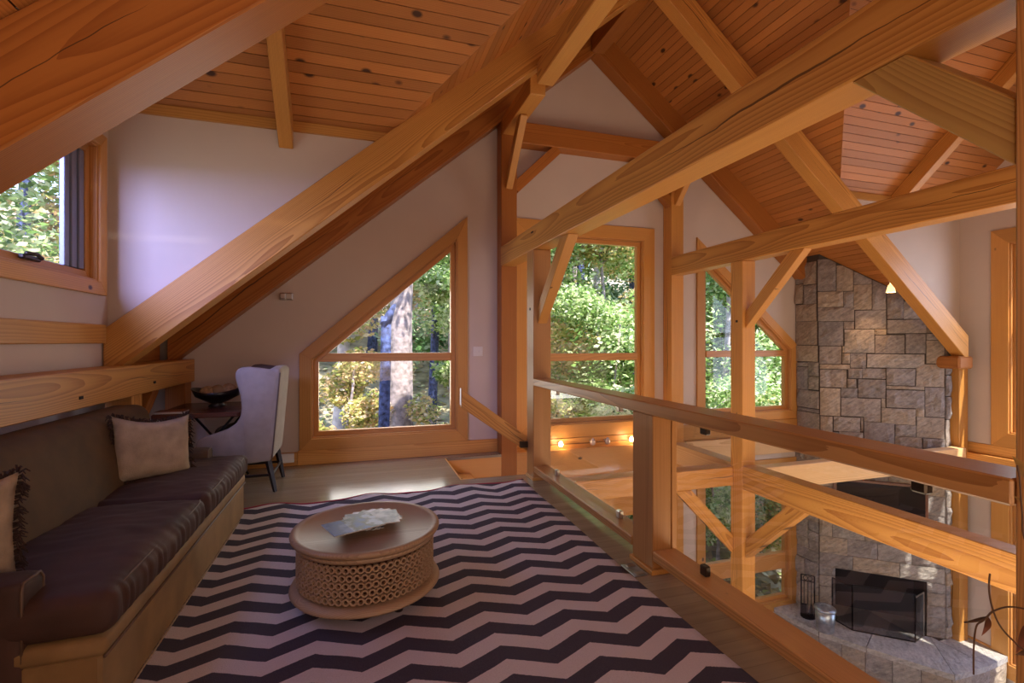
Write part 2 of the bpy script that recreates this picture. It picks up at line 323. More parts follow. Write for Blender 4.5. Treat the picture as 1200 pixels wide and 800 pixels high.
BOXF = [(0, 1, 2, 3), (7, 6, 5, 4), (0, 4, 5, 1), (1, 5, 6, 2), (2, 6, 7, 3), (3, 7, 4, 0)]
def box(name, x0, x1, y0, y1, z0, z1, mat, parent=None, bevel=0, ax=None, up=None, **k):
    v = [(x0, y0, z0), (x1, y0, z0), (x1, y1, z0), (x0, y1, z0), (x0, y0, z1), (x1, y0, z1), (x1, y1, z1), (x0, y1, z1)]
    if ax is None:
        d = (x1 - x0, y1 - y0, z1 - z0); i = d.index(max(d)); ax = [(1, 0, 0), (0, 1, 0), (0, 0, 1)][i]
    return mesh_obj(name, v, BOXF, mat, parent, ax=ax, up=up, bevel=bevel, **k)
def prism_faces(n):
    return [tuple(range(n)), tuple(range(2 * n - 1, n - 1, -1))] + [(i, (i + 1) % n, n + (i + 1) % n, n + i) for i in range(n)]
def prism(name, pts, c0, c1, mp, mat, parent=None, ax=(1, 0, 0), **k):
    """pts: 2D polygon, mp(a, b, c) -> world"""
    v = [mp(a, b, c0) for a, b in pts] + [mp(a, b, c1) for a, b in pts]
    return mesh_obj(name, v, prism_faces(len(pts)), mat, parent, ax=ax, **k)
def stick(name, p0, p1, w, h, mat, parent=None, up=(0, 0, 1), bevel=0.006, cut0=None, cut1=None):
    """timber from p0 to p1; w across, h along up"""
    p0 = Vector(p0); p1 = Vector(p1); R = frame_of(p1 - p0, up); Y = R.col[1] * w / 2; Z = R.col[2] * h / 2
    v = [p0 - Y - Z, p1 - Y - Z, p1 + Y - Z, p0 + Y - Z, p0 - Y + Z, p1 - Y + Z, p1 + Y + Z, p0 + Y + Z]
    return mesh_obj(name, v, BOXF, mat, parent, ax=p1 - p0, up=up, bevel=bevel)
def tube_data(pts, r, n=8, closed=False):
    pts = [Vector(p) for p in pts]; m = len(pts); rs = r if isinstance(r, (list, tuple)) else [r] * m
    V = []; Fc = []
    prev = None
    for i, p in enumerate(pts):
        if closed: t = pts[(i + 1) % m] - pts[i - 1]
        else: t = pts[min(i + 1, m - 1)] - pts[max(i - 1, 0)]
        t.normalize()
        if prev is None:
            u = t.cross(Vector((0, 0, 1)) if abs(t.z) < 0.9 else Vector((1, 0, 0))).normalized()
        else: u = (prev - t * prev.dot(t)).normalized()
        prev = u; w = t.cross(u)
        for k in range(n):
            a = 2 * PI * k / n; V.append(p + (u * math.cos(a) + w * math.sin(a)) * rs[i])
    R = m if closed else m - 1
    for i in range(R):
        j = (i + 1) % m
        for k in range(n): Fc.append((i * n + k, i * n + (k + 1) % n, j * n + (k + 1) % n, j * n + k))
    if not closed:
        Fc.append(tuple(range(n - 1, -1, -1))); Fc.append(tuple((m - 1) * n + k for k in range(n)))
    return V, Fc
def tube(name, pts, r, mat, parent=None, n=8, closed=False, smooth=True):
    V, Fc = tube_data(pts, r, n, closed); return mesh_obj(name, V, Fc, mat, parent, smooth=smooth)
def merge(parts):
    V = []; Fc = []
    for v, f in parts:
        o = len(V); V += list(v); Fc += [tuple(i + o for i in q) for q in f]
    return V, Fc
def boxd(x0, x1, y0, y1, z0, z1):
    return [(x0, y0, z0), (x1, y0, z0), (x1, y1, z0), (x0, y1, z0), (x0, y0, z1), (x1, y0, z1), (x1, y1, z1), (x0, y1, z1)], BOXF
def stickd(p0, p1, w, h, up=(0, 0, 1)):
    p0 = Vector(p0); p1 = Vector(p1); R = frame_of(p1 - p0, up); Y = R.col[1] * w / 2; Z = R.col[2] * h / 2
    return [p0 - Y - Z, p1 - Y - Z, p1 + Y - Z, p0 + Y - Z, p0 - Y + Z, p1 - Y + Z, p1 + Y + Z, p0 + Y + Z], BOXF
def lathe_data(prof, c=(0, 0, 0), n=40, sx=1, sy=1, caps=True):
    V = []; Fc = []
    for r, z in prof:
        for k in range(n):
            a = 2 * PI * k / n; V.append((c[0] + r * sx * math.cos(a), c[1] + r * sy * math.sin(a), c[2] + z))
    for i in range(len(prof) - 1):
        for k in range(n): Fc.append((i * n + k, i * n + (k + 1) % n, (i + 1) * n + (k + 1) % n, (i + 1) * n + k))
    if caps:
        Fc.append(tuple(range(n - 1, -1, -1))); Fc.append(tuple((len(prof) - 1) * n + k for k in range(n)))
    return V, Fc
def lathe(name, prof, c, mat, parent=None, n=40, smooth=True, **k):
    V, Fc = lathe_data(prof, c, n, **k); return mesh_obj(name, V, Fc, mat, parent, smooth=smooth)
def smooth_angle(o, a=0.6):
    me = o.data
    for p in me.polygons: p.use_smooth = True
    try: me.set_sharp_from_angle(angle=a)
    except Exception: pass
    return o

# 2D helpers
def clip(poly, a, b, c):
    """keep a*x + b*y <= c"""
    out = []
    for i in range(len(poly)):
        p, q = poly[i], poly[(i + 1) % len(poly)]
        dp = a * p[0] + b * p[1] - c; dq = a * q[0] + b * q[1] - c
        if dp <= 0: out.append(p)
        if (dp < 0 < dq) or (dq < 0 < dp):
            t = dp / (dp - dq); out.append((p[0] + t * (q[0] - p[0]), p[1] + t * (q[1] - p[1])))
    r = []
    for p in out:
        if not r or abs(p[0] - r[-1][0]) + abs(p[1] - r[-1][1]) > 1e-6: r.append(p)
    if len(r) > 1 and abs(r[0][0] - r[-1][0]) + abs(r[0][1] - r[-1][1]) < 1e-6: r.pop()
    return r
def clip_poly(poly, conv):
    ar = sum(conv[i][0] * conv[(i + 1) % len(conv)][1] - conv[(i + 1) % len(conv)][0] * conv[i][1] for i in range(len(conv)))
    cv = conv if ar > 0 else conv[::-1]
    for i in range(len(cv)):
        p, q = cv[i], cv[(i + 1) % len(cv)]; nx, ny = (q[1] - p[1]), -(q[0] - p[0])
        poly = clip(poly, nx, ny, nx * p[0] + ny * p[1])
        if len(poly) < 3: return []
    return poly
def offset(poly, d):
    """offset a CCW convex polygon outward by d"""
    n = len(poly); Ls = []
    for i in range(n):
        p, q = poly[i], poly[(i + 1) % n]; dx, dy = q[0] - p[0], q[1] - p[1]; l = math.hypot(dx, dy)
        nx, ny = dy / l, -dx / l; Ls.append((nx, ny, nx * p[0] + ny * p[1] + d))
    out = []
    for i in range(n):
        a1, b1, c1 = Ls[i - 1]; a2, b2, c2 = Ls[i]; D = a1 * b2 - a2 * b1
        out.append(((c1 * b2 - c2 * b1) / D, (a1 * c2 - a2 * c1) / D))
    return out
def wall(name, outer, holes, c0, c1, mp, mat, kind='structure'):
    loops = [outer] + holes
    flat = [p for l in loops for p in l]
    tris = tessellate_polygon([[Vector((p[0], p[1], 0)) for p in l] for l in loops])
    n = len(flat)
    V = [mp(a, b, c0) for a, b in flat] + [mp(a, b, c1) for a, b in flat]
    Fc = [tuple(t) for t in tris] + [tuple(i + n for i in reversed(t)) for t in tris]
    o = 0
    for l in loops:
        m = len(l)
        for i in range(m): Fc.append((o + i, o + (i + 1) % m, n + o + (i + 1) % m, n + o + i))
        o += m
    return tag(mesh_obj(name, V, Fc, mat), kind=kind)

# ------------------------------------------------------------------ dimensions
XR = 3.01                     # ridge
YG = 5.98                     # gable wall face
YF2a, YF2b = 4.55, 4.74       # second frame
YF3a, YF3b = 1.69, 1.87       # third frame (overhead)
XL, XRW = -1.90, 8.13         # dormer walls
ZL = -3.10                    # great room floor
HB = 5.235                    # rafter underside at the ridge
HD = 5.60                     # deck underside at the ridge
SL, SR = 0.838, 0.80
YB = -1.6
def zl(x, h=HD): return h - SL * (XR - x)
def zr(x, h=HD): return h - SR * (x - XR)

# ------------------------------------------------------------------ gable wall and windows
mg = lambda a, b, c: (a, YG - c, b)
mr = lambda a, b, c: (XRW - c, a, b)
ml = lambda a, b, c: (XL + c, a, b)
def window(name, glass, mp, ax, bars, label, trimw=0.16, apron=None, clad=False, trim=True, sash=0.055):
    """glass: CCW polygon; bars: horizontal bars [(z0, z1)]"""
    e = empty(name, mp(glass[0][0], glass[0][1], 0)); tag(e, label, 'window', kind='structure')
    ax = Vector(ax)
    def ring(nm, d0, d1, c0, c1, mat):
        i_, o_ = offset(glass, d0) if d0 else glass, offset(glass, d1); n = len(glass)
        for k in range(n):
            q = [o_[k], o_[(k + 1) % n], i_[(k + 1) % n], i_[k]]
            dv = Vector(mp(*o_[(k + 1) % n], 0)) - Vector(mp(*o_[k], 0))
            nv = Vector(mp(0, 0, 1)) - Vector(mp(0, 0, 0))
            prism(nm, q, c0, c1, mp, mat, e, ax=dv, up=nv, bevel=0.003)
    ring('sash', 0, sash, -0.10, -0.035, SASH)
    ring('jamb', sash, sash + 0.02, -0.13, 0.012, SASH)
    if clad: ring('window_stop', -0.012, 0, -0.11, -0.07, ALU)
    if trim: ring('trim_board', sash + 0.018, trimw, 0.0, 0.03, TRIM)
    cuts = []
    for z0, z1 in bars:
        q = clip(clip(glass, 0, -1, -z0), 0, 1, z1)
        prism('mullion', q, -0.10, -0.02, mp, SASH, e, ax=ax, bevel=0.004); cuts.append((z0, z1))
    lo = min(p[1] for p in glass); hi = max(p[1] for p in glass)
    edges = [lo] + [z for c in cuts for z in c] + [hi]
    for a_, b_ in zip(edges[0::2], edges[1::2]):
        q = clip(clip(glass, 0, -1, -a_), 0, 1, b_)
        v = [mp(x, z, -0.07) for x, z in q]
        mesh_obj('pane', v, [tuple(range(len(q)))], GLASS, e, ax=ax)
    return e
G1 = [(-0.438, 0.363), (1.10, 0.363), (1.10, 2.52), (-0.438, 1.17)]
G2 = [(2.16, 0.365), (3.754, 0.365), (3.754, 2.744), (2.16, 2.744)]
G3 = [(4.925, 0.39), (6.42, 0.39), (6.42, 1.25), (4.925, 2.50)]
G2L = [(2.16, -2.60), (3.754, -2.60), (3.754, -0.62), (2.16, -0.62)]
G3L = [(4.925, -2.585), (6.42, -2.585), (6.42, -0.62), (4.925, -0.62)]
holes = [offset(g, 0.065) for g in (G1, G2, G3, G2L, G3L)]
wall('wall_back', [(-2.4, ZL), (8.4, ZL), (8.4, zr(8.4) + 0.03), (XR, HD + 0.03), (-2.4, zl(-2.4) + 0.03)], holes, 0, -0.16, mg, WALL)
window('window_1', G1, mg, (1, 0, 0), [(1.165, 1.262)], 'sloped-top window with grey trunk outside, in the left part of the end wall', trimw=0.20)
window('window_2', G2, mg, (1, 0, 0), [(1.14, 1.24)], 'tall rectangular window behind the left loft post', trimw=0.25)
window('window_3', G3, mg, (1, 0, 0), [(1.165, 1.262)], 'sloped-top window beside the stone chimney', trimw=0.20)
window('window_4', G2L, mg, (1, 0, 0), [(-2.15, -2.0)], 'ground floor window under the tall rectangular one', trimw=0.22)
window('window_5', G3L, mg, (1, 0, 0), [(-2.17, -1.92)], 'ground floor window beside the fire tools', trimw=0.20)
# skirting / bands on the end wall
def trimb(i, x0, x1, y0, y1, z0, z1, mat=TRIM):
    return tag(box('trim_%d' % i, x0, x1, y0, y1, z0, z1, mat, bevel=0.004), kind='structure')
tag(box('baseboard_back', -2.2, -0.655, YG - 0.026, YG - 0.001, 0.0, 0.15, TRIM, bevel=0.003), kind='structure')
tag(box('baseboard_back_long', -0.654, 1.689, YG - 0.028, YG - 0.001, 0.0, 0.162, TRIM, bevel=0.003), kind='structure')
trimb(1, 1.9, 4.155, YG - 0.045, YG - 0.001, -0.118, 0.114)
trimb(2, 4.362, 6.62, YG - 0.05, YG - 0.001, -0.038, 0.189)
trimb(3, 1.9, 4.155, YG - 0.09, YG - 0.001, -0.32, -0.12, PALE)
trimb(4, 4.362, 6.62, YG - 0.09, YG - 0.001, -0.32, -0.04, PALE)

# ------------------------------------------------------------------ side walls (dormers)
WLg = [(2.1, 1.925), (4.40, 1.925), (4.40, 2.82), (2.1, 2.82)]
# left dormer wall (X = XL)
wall('wall_left', [(YF3b, 1.2), (YF2b, 1.2), (YF2b, 3.4), (3.2, 4.75), (YF3b, 3.4)], [offset(WLg, 0.065)], 0, -0.16, ml, WALL)
w6 = window('window_6', WLg, ml, (0, 1, 0), [], 'square-headed dormer window at the left edge above the sofa', trimw=0.17, clad=True, sash=0.055)
for y0_, y1_, c_ in ((4.19, 4.25, -0.062), (4.255, 4.32, -0.05), (4.325, 4.388, -0.038)): box('casement_stile', XL - 0.095, XL + c_, y0_, y1_, 1.935, 2.81, ALU, w6, bevel=0.004)
hd = empty('window_crank', (XL + 0.0, 3.72, 1.9), 'dark folding crank handle on the sill of the left dormer window', 'handle')
box('crank_base', XL - 0.03, XL + 0.005, 3.63, 3.80, 1.895, 1.925, BRONZE, hd, bevel=0.008)
tube('crank_arm', [(XL + 0.005, 3.80, 1.92), (XL + 0.02, 3.72, 1.935), (XL + 0.02, 3.62, 1.925)], 0.012, BRONZE, hd)
WRg = [(2.3, 0.27), (4.02, 0.27), (4.02, 2.62), (2.3, 2.62)]
WRl = [(2.3, -2.75), (4.02, -2.75), (4.02, -0.75), (2.3, -0.75)]
wall('wall_right', [(YB, ZL), (YG, ZL), (YG, 1.3), (YF2b, 1.3), (YF2b, 3.4), (3.2, 4.75), (YF3b, 3.4), (YF3b, 1.3), (YB, 1.3)],
     [offset(WRg, 0.065), offset(WRl, 0.065)], 0, -0.16, mr, WALL)
window('window_7', WRg, mr, (0, 1, 0), [(1.50, 1.60)], 'tall right wall window beside the chimney post', trimw=0.26)
window('window_8', WRl, mr, (0, 1, 0), [], 'ground floor right wall window beside the hearth', trimw=0.26)
tag(box('baseboard_right', XRW - 0.03, XRW, 1.9, 4.6, -0.124, 0.008, TRIM, bevel=0.003), kind='structure')
tag(box('trim_5', XRW - 0.12, XRW - 0.001, 1.9, 4.6, -0.26, -0.125, TRIM, bevel=0.004), kind='structure')
tag(box('baseboard_right_lower', XRW - 0.03, XRW, 4.283, 4.6, ZL, ZL + 0.4, TRIM, bevel=0.003), kind='structure')
wall('wall_front', [(-2.4, ZL), (8.4, ZL), (8.4, zr(8.4)), (XR, HD), (-2.4, zl(-2.4))], [], 0, -0.16, lambda a, b, c: (a, YB + c, b), WALL)
# cheek walls
mc = lambda a, b, c: (a, YF2a + 0.10 + c, b)
wall('wall_left_cheek', [(XL - 0.1, 1.25), (XL - 0.1, 3.33), (0.34, 3.33)], [], 0, 0.085, mc, WALL)
wall('wall_right_cheek', [(5.87, 3.33), (XRW + 0.1, 3.33), (XRW + 0.1, 1.35)], [], 0, 0.085, mc, WALL)
mn = lambda a, b, c: (a, YF3b - 0.10 - c, b)
wall('wall_left_cheek_near', [(XL - 0.1, 1.25), (XL - 0.1, 3.33), (0.34, 3.33)], [], 0, 0.05, mn, WALL)
wall('wall_right_cheek_near', [(5.75, 3.33), (XRW + 0.1, 3.33), (XRW + 0.1, 1.30)], [], 0, 0.05, mn, WALL)
# knee wall behind the sofa and desk, eave boards
wall('wall_left_knee', [(YB, 0), (YG, 0), (YG, 1.35), (YB, 1.35)], [], 0, -0.1, lambda a, b, c: (-2.2 + c, a, b), WALL)
tag(box('trim_6', XL - 0.02, XL + 0.035, YF3b, YF2a - 0.003, 1.385, 1.53, TRIM, bevel=0.006), kind='structure')
tag(box('trim_7', XL - 0.12, XL - 0.03, YF3b, YF2a - 0.003, 1.13, 1.385, FIRD, bevel=0.006), kind='structure')
tag(box('trim_8', XL - 0.12, XL - 0.02, YF2b + 0.01, YG - 0.2, 1.15, 1.5, FIRD, bevel=0.006), kind='structure')

# ------------------------------------------------------------------ roof decks with separate planks
PITCH = 0.088
def deck(name, org, U, V, polys, label, pitch=PITCH, gap=0.005, thick=0.03, maxl=3.4, v0=0.0, stag=True):
    """plane org + u*U + v*V; planks run along U; polys are convex 2D pieces in (u, v). Normal points up/out."""
    U = Vector(U).normalized(); V = Vector(V).normalized(); Nn = U.cross(V)
    if Nn.z < 0: Nn = -Nn
    org = Vector(org)
    W3 = lambda u, v, c: org + U * u + V * v + Nn * c
    parts = []
    for p in polys:
        v = [W3(a, b_, thick - 0.008) for a, b_ in p] + [W3(a, b_, 0.16) for a, b_ in p]; parts.append((v, prism_faces(len(p))))
    Vv, Ff = merge(parts)
    root = tag(mesh_obj(name, Vv, Ff, ROOFM), kind='structure')
    rr = random.Random(len(name) * 7 + int(abs(org.x) * 10))
    for p in polys:
        vmin = min(q[1] for q in p); vmax = max(q[1] for q in p)
        k = math.floor((vmin - v0) / pitch)
        while v0 + k * pitch < vmax:
            a_ = v0 + k * pitch + gap / 2; b_ = v0 + (k + 1) * pitch - gap / 2
            q = clip(clip(p, 0, -1, -a_), 0, 1, b_)
            if len(q) >= 3:
                umin = min(t[0] for t in q); umax = max(t[0] for t in q); L_ = umax - umin
                cuts = [umin]
                if L_ > maxl:
                    c = umin + rr.uniform(0.35, 1.0) * maxl
                    while c < umax - 0.6: cuts.append(c); c += maxl * rr.uniform(0.7, 1.0)
                cuts.append(umax)
                for c0, c1 in zip(cuts, cuts[1:]):
                    qq = clip(clip(q, -1, 0, -(c0 + 0.001)), 1, 0, c1 - 0.001)
                    if len(qq) >= 3:
                        prism('plank', qq, rr.uniform(0, 0.002), thick, W3, CEIL, root, ax=U, up=Nn)
            k += 1
    return root
ZE = 3.31; SD = 0.93; YD = (YF2b + YF3a) / 2 - 0.0
zdr = ZE + SD * (4.66 - YD)
xv0L = XR - (HD - ZE) / SL; xv1L = XR - (HD - zdr) / SL
xv0R = XR + (HD - ZE) / SR; xv1R = XR + (HD - zdr) / SR
YN = 2 * YD - 4.66
kL = math.hypot(1, SL); kR = math.hypot(1, SR)
sl = lambda x: (XR - x) * kL
sr = lambda x: (x - XR) * kR
# left main deck: u = Y, v = distance down the slope from the ridge
XE = -2.5
deck('ceiling', (XR, 0, HD), (0, 1, 0), (-1, 0, -SL), [
    [(YB, 0), (YG, 0), (YG, sl(xv1L)), (YB, sl(xv1L))],
    [(YD, sl(xv1L)), (YG, sl(xv1L)), (YG, sl(xv0L)), (4.66, sl(xv0L))],
    [(4.66, sl(xv0L)), (YG, sl(xv0L)), (YG, sl(XE)), (4.66, sl(XE))],
    [(YB, sl(xv1L)), (YD, sl(xv1L)), (YN, sl(xv0L)), (YB, sl(xv0L))],
    [(YB, sl(xv0L)), (YN, sl(xv0L)), (YN, sl(XE)), (YB, sl(XE))]], '')
XE2 = 8.5
deck('ceiling_right', (XR, 0, HD), (0, 1, 0), (1, 0, -SR), [
    [(YB, 0), (YG, 0), (YG, sr(xv1R)), (YB, sr(xv1R))],
    [(YD, sr(xv1R)), (YG, sr(xv1R)), (YG, sr(xv0R)), (4.66, sr(xv0R))],
    [(4.66, sr(xv0R)), (YG, sr(xv0R)), (YG, sr(XE2)), (4.66, sr(XE2))],
    [(YB, sr(xv1R)), (YD, sr(xv1R)), (YN, sr(xv0R)), (YB, sr(xv0R))],
    [(YB, sr(xv0R)), (YN, sr(xv0R)), (YN, sr(XE2)), (YB, sr(XE2))]], '')
# dormer ceilings: u = X, v = up the slope from the eave
kd = math.hypot(1, SD); sv = (4.66 - YD) * kd
deck('ceiling_dormer_left', (0, 4.66, ZE), (1, 0, 0), (0, -1, SD), [[(XL - 0.35, 0), (xv0L, 0), (xv1L, sv), (XL - 0.35, sv)]], '')
deck('ceiling_dormer_left_near', (0, YN, ZE), (1, 0, 0), (0, 1, SD), [[(XL - 0.35, 0), (xv0L, 0), (xv1L, sv), (XL - 0.35, sv)]], '')
deck('ceiling_dormer_right', (0, 4.66, ZE), (1, 0, 0), (0, -1, SD), [[(xv0R, 0), (XRW + 0.35, 0), (XRW + 0.35, sv), (xv1R, sv)]], '')
deck('ceiling_dormer_right_near', (0, YN, ZE), (1, 0, 0), (0, 1, SD), [[(xv0R, 0), (XRW + 0.35, 0), (XRW + 0.35, sv), (xv1R, sv)]], '')
tag(box('trim_9', XL, 0.32, YF2a + 0.07, YF2a + 0.098, 3.24, 3.325, TRIM), kind='structure')
tag(box('trim_10', 5.9, XRW, YF2a + 0.07, YF2a + 0.098, 3.24, 3.325, TRIM), kind='structure')

# ------------------------------------------------------------------ timber frame
def timber(name, o, label, cat='beam', group=None): 
    o.name = name; return tag(o, label, cat, group)
RD = 0.385                     # vertical depth of a rafter
def rafter(side, y0, y1, xa, xb, label, mat=FIR, rd=RD, hb=HB, s=None):
    s = s or (SL if side < 0 else SR)
    z = (lambda x: hb - s * abs(x - XR))
    pts = [(xa, z(xa)), (xb, z(xb)), (xb, z(xb) + rd), (xa, z(xa) + rd)]
    ax = (xb - xa, 0, z(xb) - z(xa))
    o = prism('principal_rafter', pts, y0, y1, lambda a, b, c: (a, c, b), mat, None, ax=ax, up=(0, -1, 0) if False else (0, 0, 1), bevel=0.006)
    return tag(o, label, 'rafter')
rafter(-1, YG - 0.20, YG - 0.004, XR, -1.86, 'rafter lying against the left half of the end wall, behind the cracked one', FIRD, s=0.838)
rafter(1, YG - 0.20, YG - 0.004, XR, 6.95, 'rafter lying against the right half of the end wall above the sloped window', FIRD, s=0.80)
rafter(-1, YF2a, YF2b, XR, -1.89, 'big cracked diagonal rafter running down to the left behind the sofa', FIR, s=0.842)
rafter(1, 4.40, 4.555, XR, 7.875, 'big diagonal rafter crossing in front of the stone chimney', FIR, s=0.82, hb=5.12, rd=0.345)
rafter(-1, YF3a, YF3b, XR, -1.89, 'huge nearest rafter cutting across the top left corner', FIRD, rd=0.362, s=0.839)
rafter(1, YF3a, YF3b, XR, 8.06, 'nearest right rafter, high above the railing', FIR, rd=0.362, s=0.80)
# ridge beam
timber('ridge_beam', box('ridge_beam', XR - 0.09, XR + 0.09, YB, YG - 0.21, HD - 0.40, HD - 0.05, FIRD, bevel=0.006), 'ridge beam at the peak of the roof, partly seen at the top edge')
# purlins above the posts
PZ0, PZ1 = 3.97, 4.18
o = box('purlin', 1.70, 1.87, YF2b + 0.002, YG - 0.2, PZ0, PZ1, FIR, bevel=0.006); tag(o, 'purlin running from the left end wall post to the cracked rafter', 'purlin')
o = box('purlin', 1.70, 1.87, YB, YF2a - 0.002, PZ0, PZ1, FIR, bevel=0.006); tag(o, 'purlin coming overhead at the top centre, pale underside lit', 'purlin')
o = box('purlin', 4.15, 4.33, YF2b + 0.002, YG - 0.2, PZ0, PZ1, FIR, bevel=0.006); tag(o, 'purlin from the right end wall post to the chimney-side rafter', 'purlin')
o = box('purlin', 4.15, 4.33, YB, YF2a - 0.002, PZ0, PZ1, FIR, bevel=0.006); tag(o, 'purlin overhead on the great room side', 'purlin')
# end wall frame: two posts, collar tie, braces
GP0, GP1 = YG - 0.20, YG - 0.004
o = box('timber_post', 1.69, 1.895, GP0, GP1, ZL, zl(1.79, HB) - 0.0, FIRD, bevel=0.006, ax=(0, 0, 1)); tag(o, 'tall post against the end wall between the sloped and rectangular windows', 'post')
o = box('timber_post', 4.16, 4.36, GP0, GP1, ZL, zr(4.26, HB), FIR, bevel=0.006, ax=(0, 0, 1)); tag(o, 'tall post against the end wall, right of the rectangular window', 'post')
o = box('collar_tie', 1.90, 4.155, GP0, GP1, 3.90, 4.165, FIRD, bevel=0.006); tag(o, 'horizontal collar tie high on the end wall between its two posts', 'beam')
def brace(p0, p1, w, h, label, mat=FIR, up=(0, 0, 1)):
    return tag(stick('knee_brace', p0, p1, w, h, mat, up=up, bevel=0.005), label, 'brace')
brace((1.87, GP0 + 0.06, 3.32), (2.46, GP0 + 0.06, 3.89), 0.10, 0.13, 'brace under the left end of the collar tie', FIRD)
brace((4.18, GP0 + 0.06, 3.32), (3.59, GP0 + 0.06, 3.89), 0.10, 0.13, 'brace under the right end of the collar tie', FIRD)
brace((1.785, GP0 + 0.02, 3.33), (1.785, GP0 - 0.56, 3.99), 0.085, 0.12, 'slim brace from the left end wall post up to the purlin', FIR)
brace((4.245, GP0 + 0.02, 3.33), (4.245, GP0 - 0.56, 3.99), 0.085, 0.12, 'slim brace from the right end wall post up to the purlin', FIR)
def braceY(x0, x1, ypost, sgn, zpost, zbeam, w, label, mat=FIR):
    # 45 degree brace in a plane of constant X, from a post face up to a beam underside; ends cut flush
    d = w * 1.4142; L_ = zbeam - zpost
    pts = [(ypost, zpost), (ypost + sgn * L_, zbeam), (ypost + sgn * (L_ - d), zbeam), (ypost, zpost + d)]
    return tag(prism('knee_brace', pts, x0, x1, lambda a, b, c: (c, a, b), mat, None, ax=(0, sgn, 1), bevel=0.004), label, 'brace')
def braceX(y0, y1, xpost, sgn, zpost, zbeam, w, label, mat=FIR):
    d = w * 1.4142; L_ = zbeam - zpost
    pts = [(xpost, zpost), (xpost + sgn * L_, zbeam), (xpost + sgn * (L_ - d), zbeam), (xpost, zpost + d)]
    return tag(prism('knee_brace', pts, y0, y1, lambda a, b, c: (a, c, b), mat, None, ax=(sgn, 0, 1), bevel=0.004), label, 'brace')
# loft posts with long plate beams
PX0, PX1 = 1.68, 1.87
lp = box('timber_post', PX0, PX1, 4.595, 4.795, 0.0, 2.33, RAIL, bevel=0.006, ax=(0, 0, 1)); tag(lp, 'loft post at the far end of the glass railing', 'post')
o = box('peg', PX0 - 0.004, PX0 + 0.01, 4.68, 4.705, 1.72, 1.745, FIREBOX, lp)
o = box('post_shoe', PX0 - 0.012, PX1 + 0.012, 4.583, 4.807, 0.0, 0.028, TRIM, lp, bevel=0.003)
o = box('plate_beam', PX0, PX1, YB, GP0 - 0.002, 2.332, 2.572, FIR, bevel=0.007); tag(o, 'long beam over the loft railing, from the end wall to the top right corner', 'beam')
box('peg', PX0 - 0.004, PX0 + 0.01, 4.60, 4.66, 2.50, 2.515, FIREBOX, o)
braceY(1.725, 1.825, 4.594, -1, 1.58, 2.331, 0.13, 'brace from the far loft post up to the long beam')
o = box('timber_post', PX0, PX1, 0.64, 0.836, 0.0, 2.33, RAIL, bevel=0.006, ax=(0, 0, 1)); tag(o, 'loft post at the right edge of the picture', 'post')
braceY(1.69, 1.86, 0.837, 1, 1.872, 2.331, 0.128, 'golden brace from the right edge post up to the long beam', wood('golden_timber', (0.50, 0.30, 0.085), (0.32, 0.16, 0.04), knots=0.2, ring=70))
QX0, QX1 = 4.15, 4.335
gp = box('timber_post', QX0, QX1, 4.46, 4.645, ZL, 2.32, FIR, bevel=0.006, ax=(0, 0, 1)); tag(gp, 'great room post standing before the window beside the chimney', 'post')
box('peg', QX0 - 0.004, QX0 + 0.01, 4.53, 4.56, 1.62, 1.645, FIREBOX, gp)
o = box('plate_beam', QX0, QX1, YB, GP0 - 0.002, 2.322, 2.575, FIR, bevel=0.007); tag(o, 'long beam across the great room, carried by the post before the window', 'beam')
braceY(4.19, 4.29, 4.459, -1, 1.55, 2.321, 0.13, 'brace from the great room post up to its long beam')
# floor level beams
o = box('tie_beam', PX1, QX0 - 0.002, YF2a + 0.05, YF2b + 0.05, -0.27, -0.055, FIR, bevel=0.006); tag(o, 'floor-level tie beam behind the glass, left of the great room post', 'beam')
o = box('tie_beam', QX1 + 0.002, 7.86, 4.42, 4.56, -0.31, -0.045, PALE, bevel=0.006); tag(o, 'pale floor-level tie beam meeting the chimney corner', 'beam')
o = box('floor_beam', QX0, QX1, YB, 4.458, -0.275, -0.01, FIR, bevel=0.006); tag(o, 'long floor-level beam crossing the great room void toward the right edge', 'beam')
o = box('floor_beam', QX0, QX1, 4.647, GP0 - 0.002, -0.275, -0.01, PALE, bevel=0.006); tag(o, 'short floor-level beam from the great room post to the end wall', 'beam')
braceY(4.19, 4.30, 4.459, -1, -1.06, -0.276, 0.15, 'brace below floor level, right side of the great room post')
braceX(4.60, 4.645, QX0 - 0.001, -1, -1.06, -0.271, 0.15, 'brace below floor level, left side of the great room post')
o = box('timber_post', PX0, PX1, 4.595, 4.795, ZL, -0.42, FIR, bevel=0.006, ax=(0, 0, 1)); tag(o, 'ground floor post carrying the edge of the loft', 'post')
braceX(4.64, 4.75, PX1 + 0.001, 1, -1.06, -0.271, 0.15, 'brace from the ground floor post up to the tie beam')
# right corner post and plate
o = box('timber_post', 7.862, 8.04, 4.50, 4.68, ZL, 1.028, FIR, bevel=0.006, ax=(0, 0, 1)); tag(o, 'corner post between the chimney and the right wall', 'post')
o = box('eave_plate', 7.67, 7.95, 4.388, 4.69, 1.03, 1.20, FIRD, bevel=0.02, ax=(0, 1, 0)); tag(o, 'eave plate end resting on the corner post', 'beam')
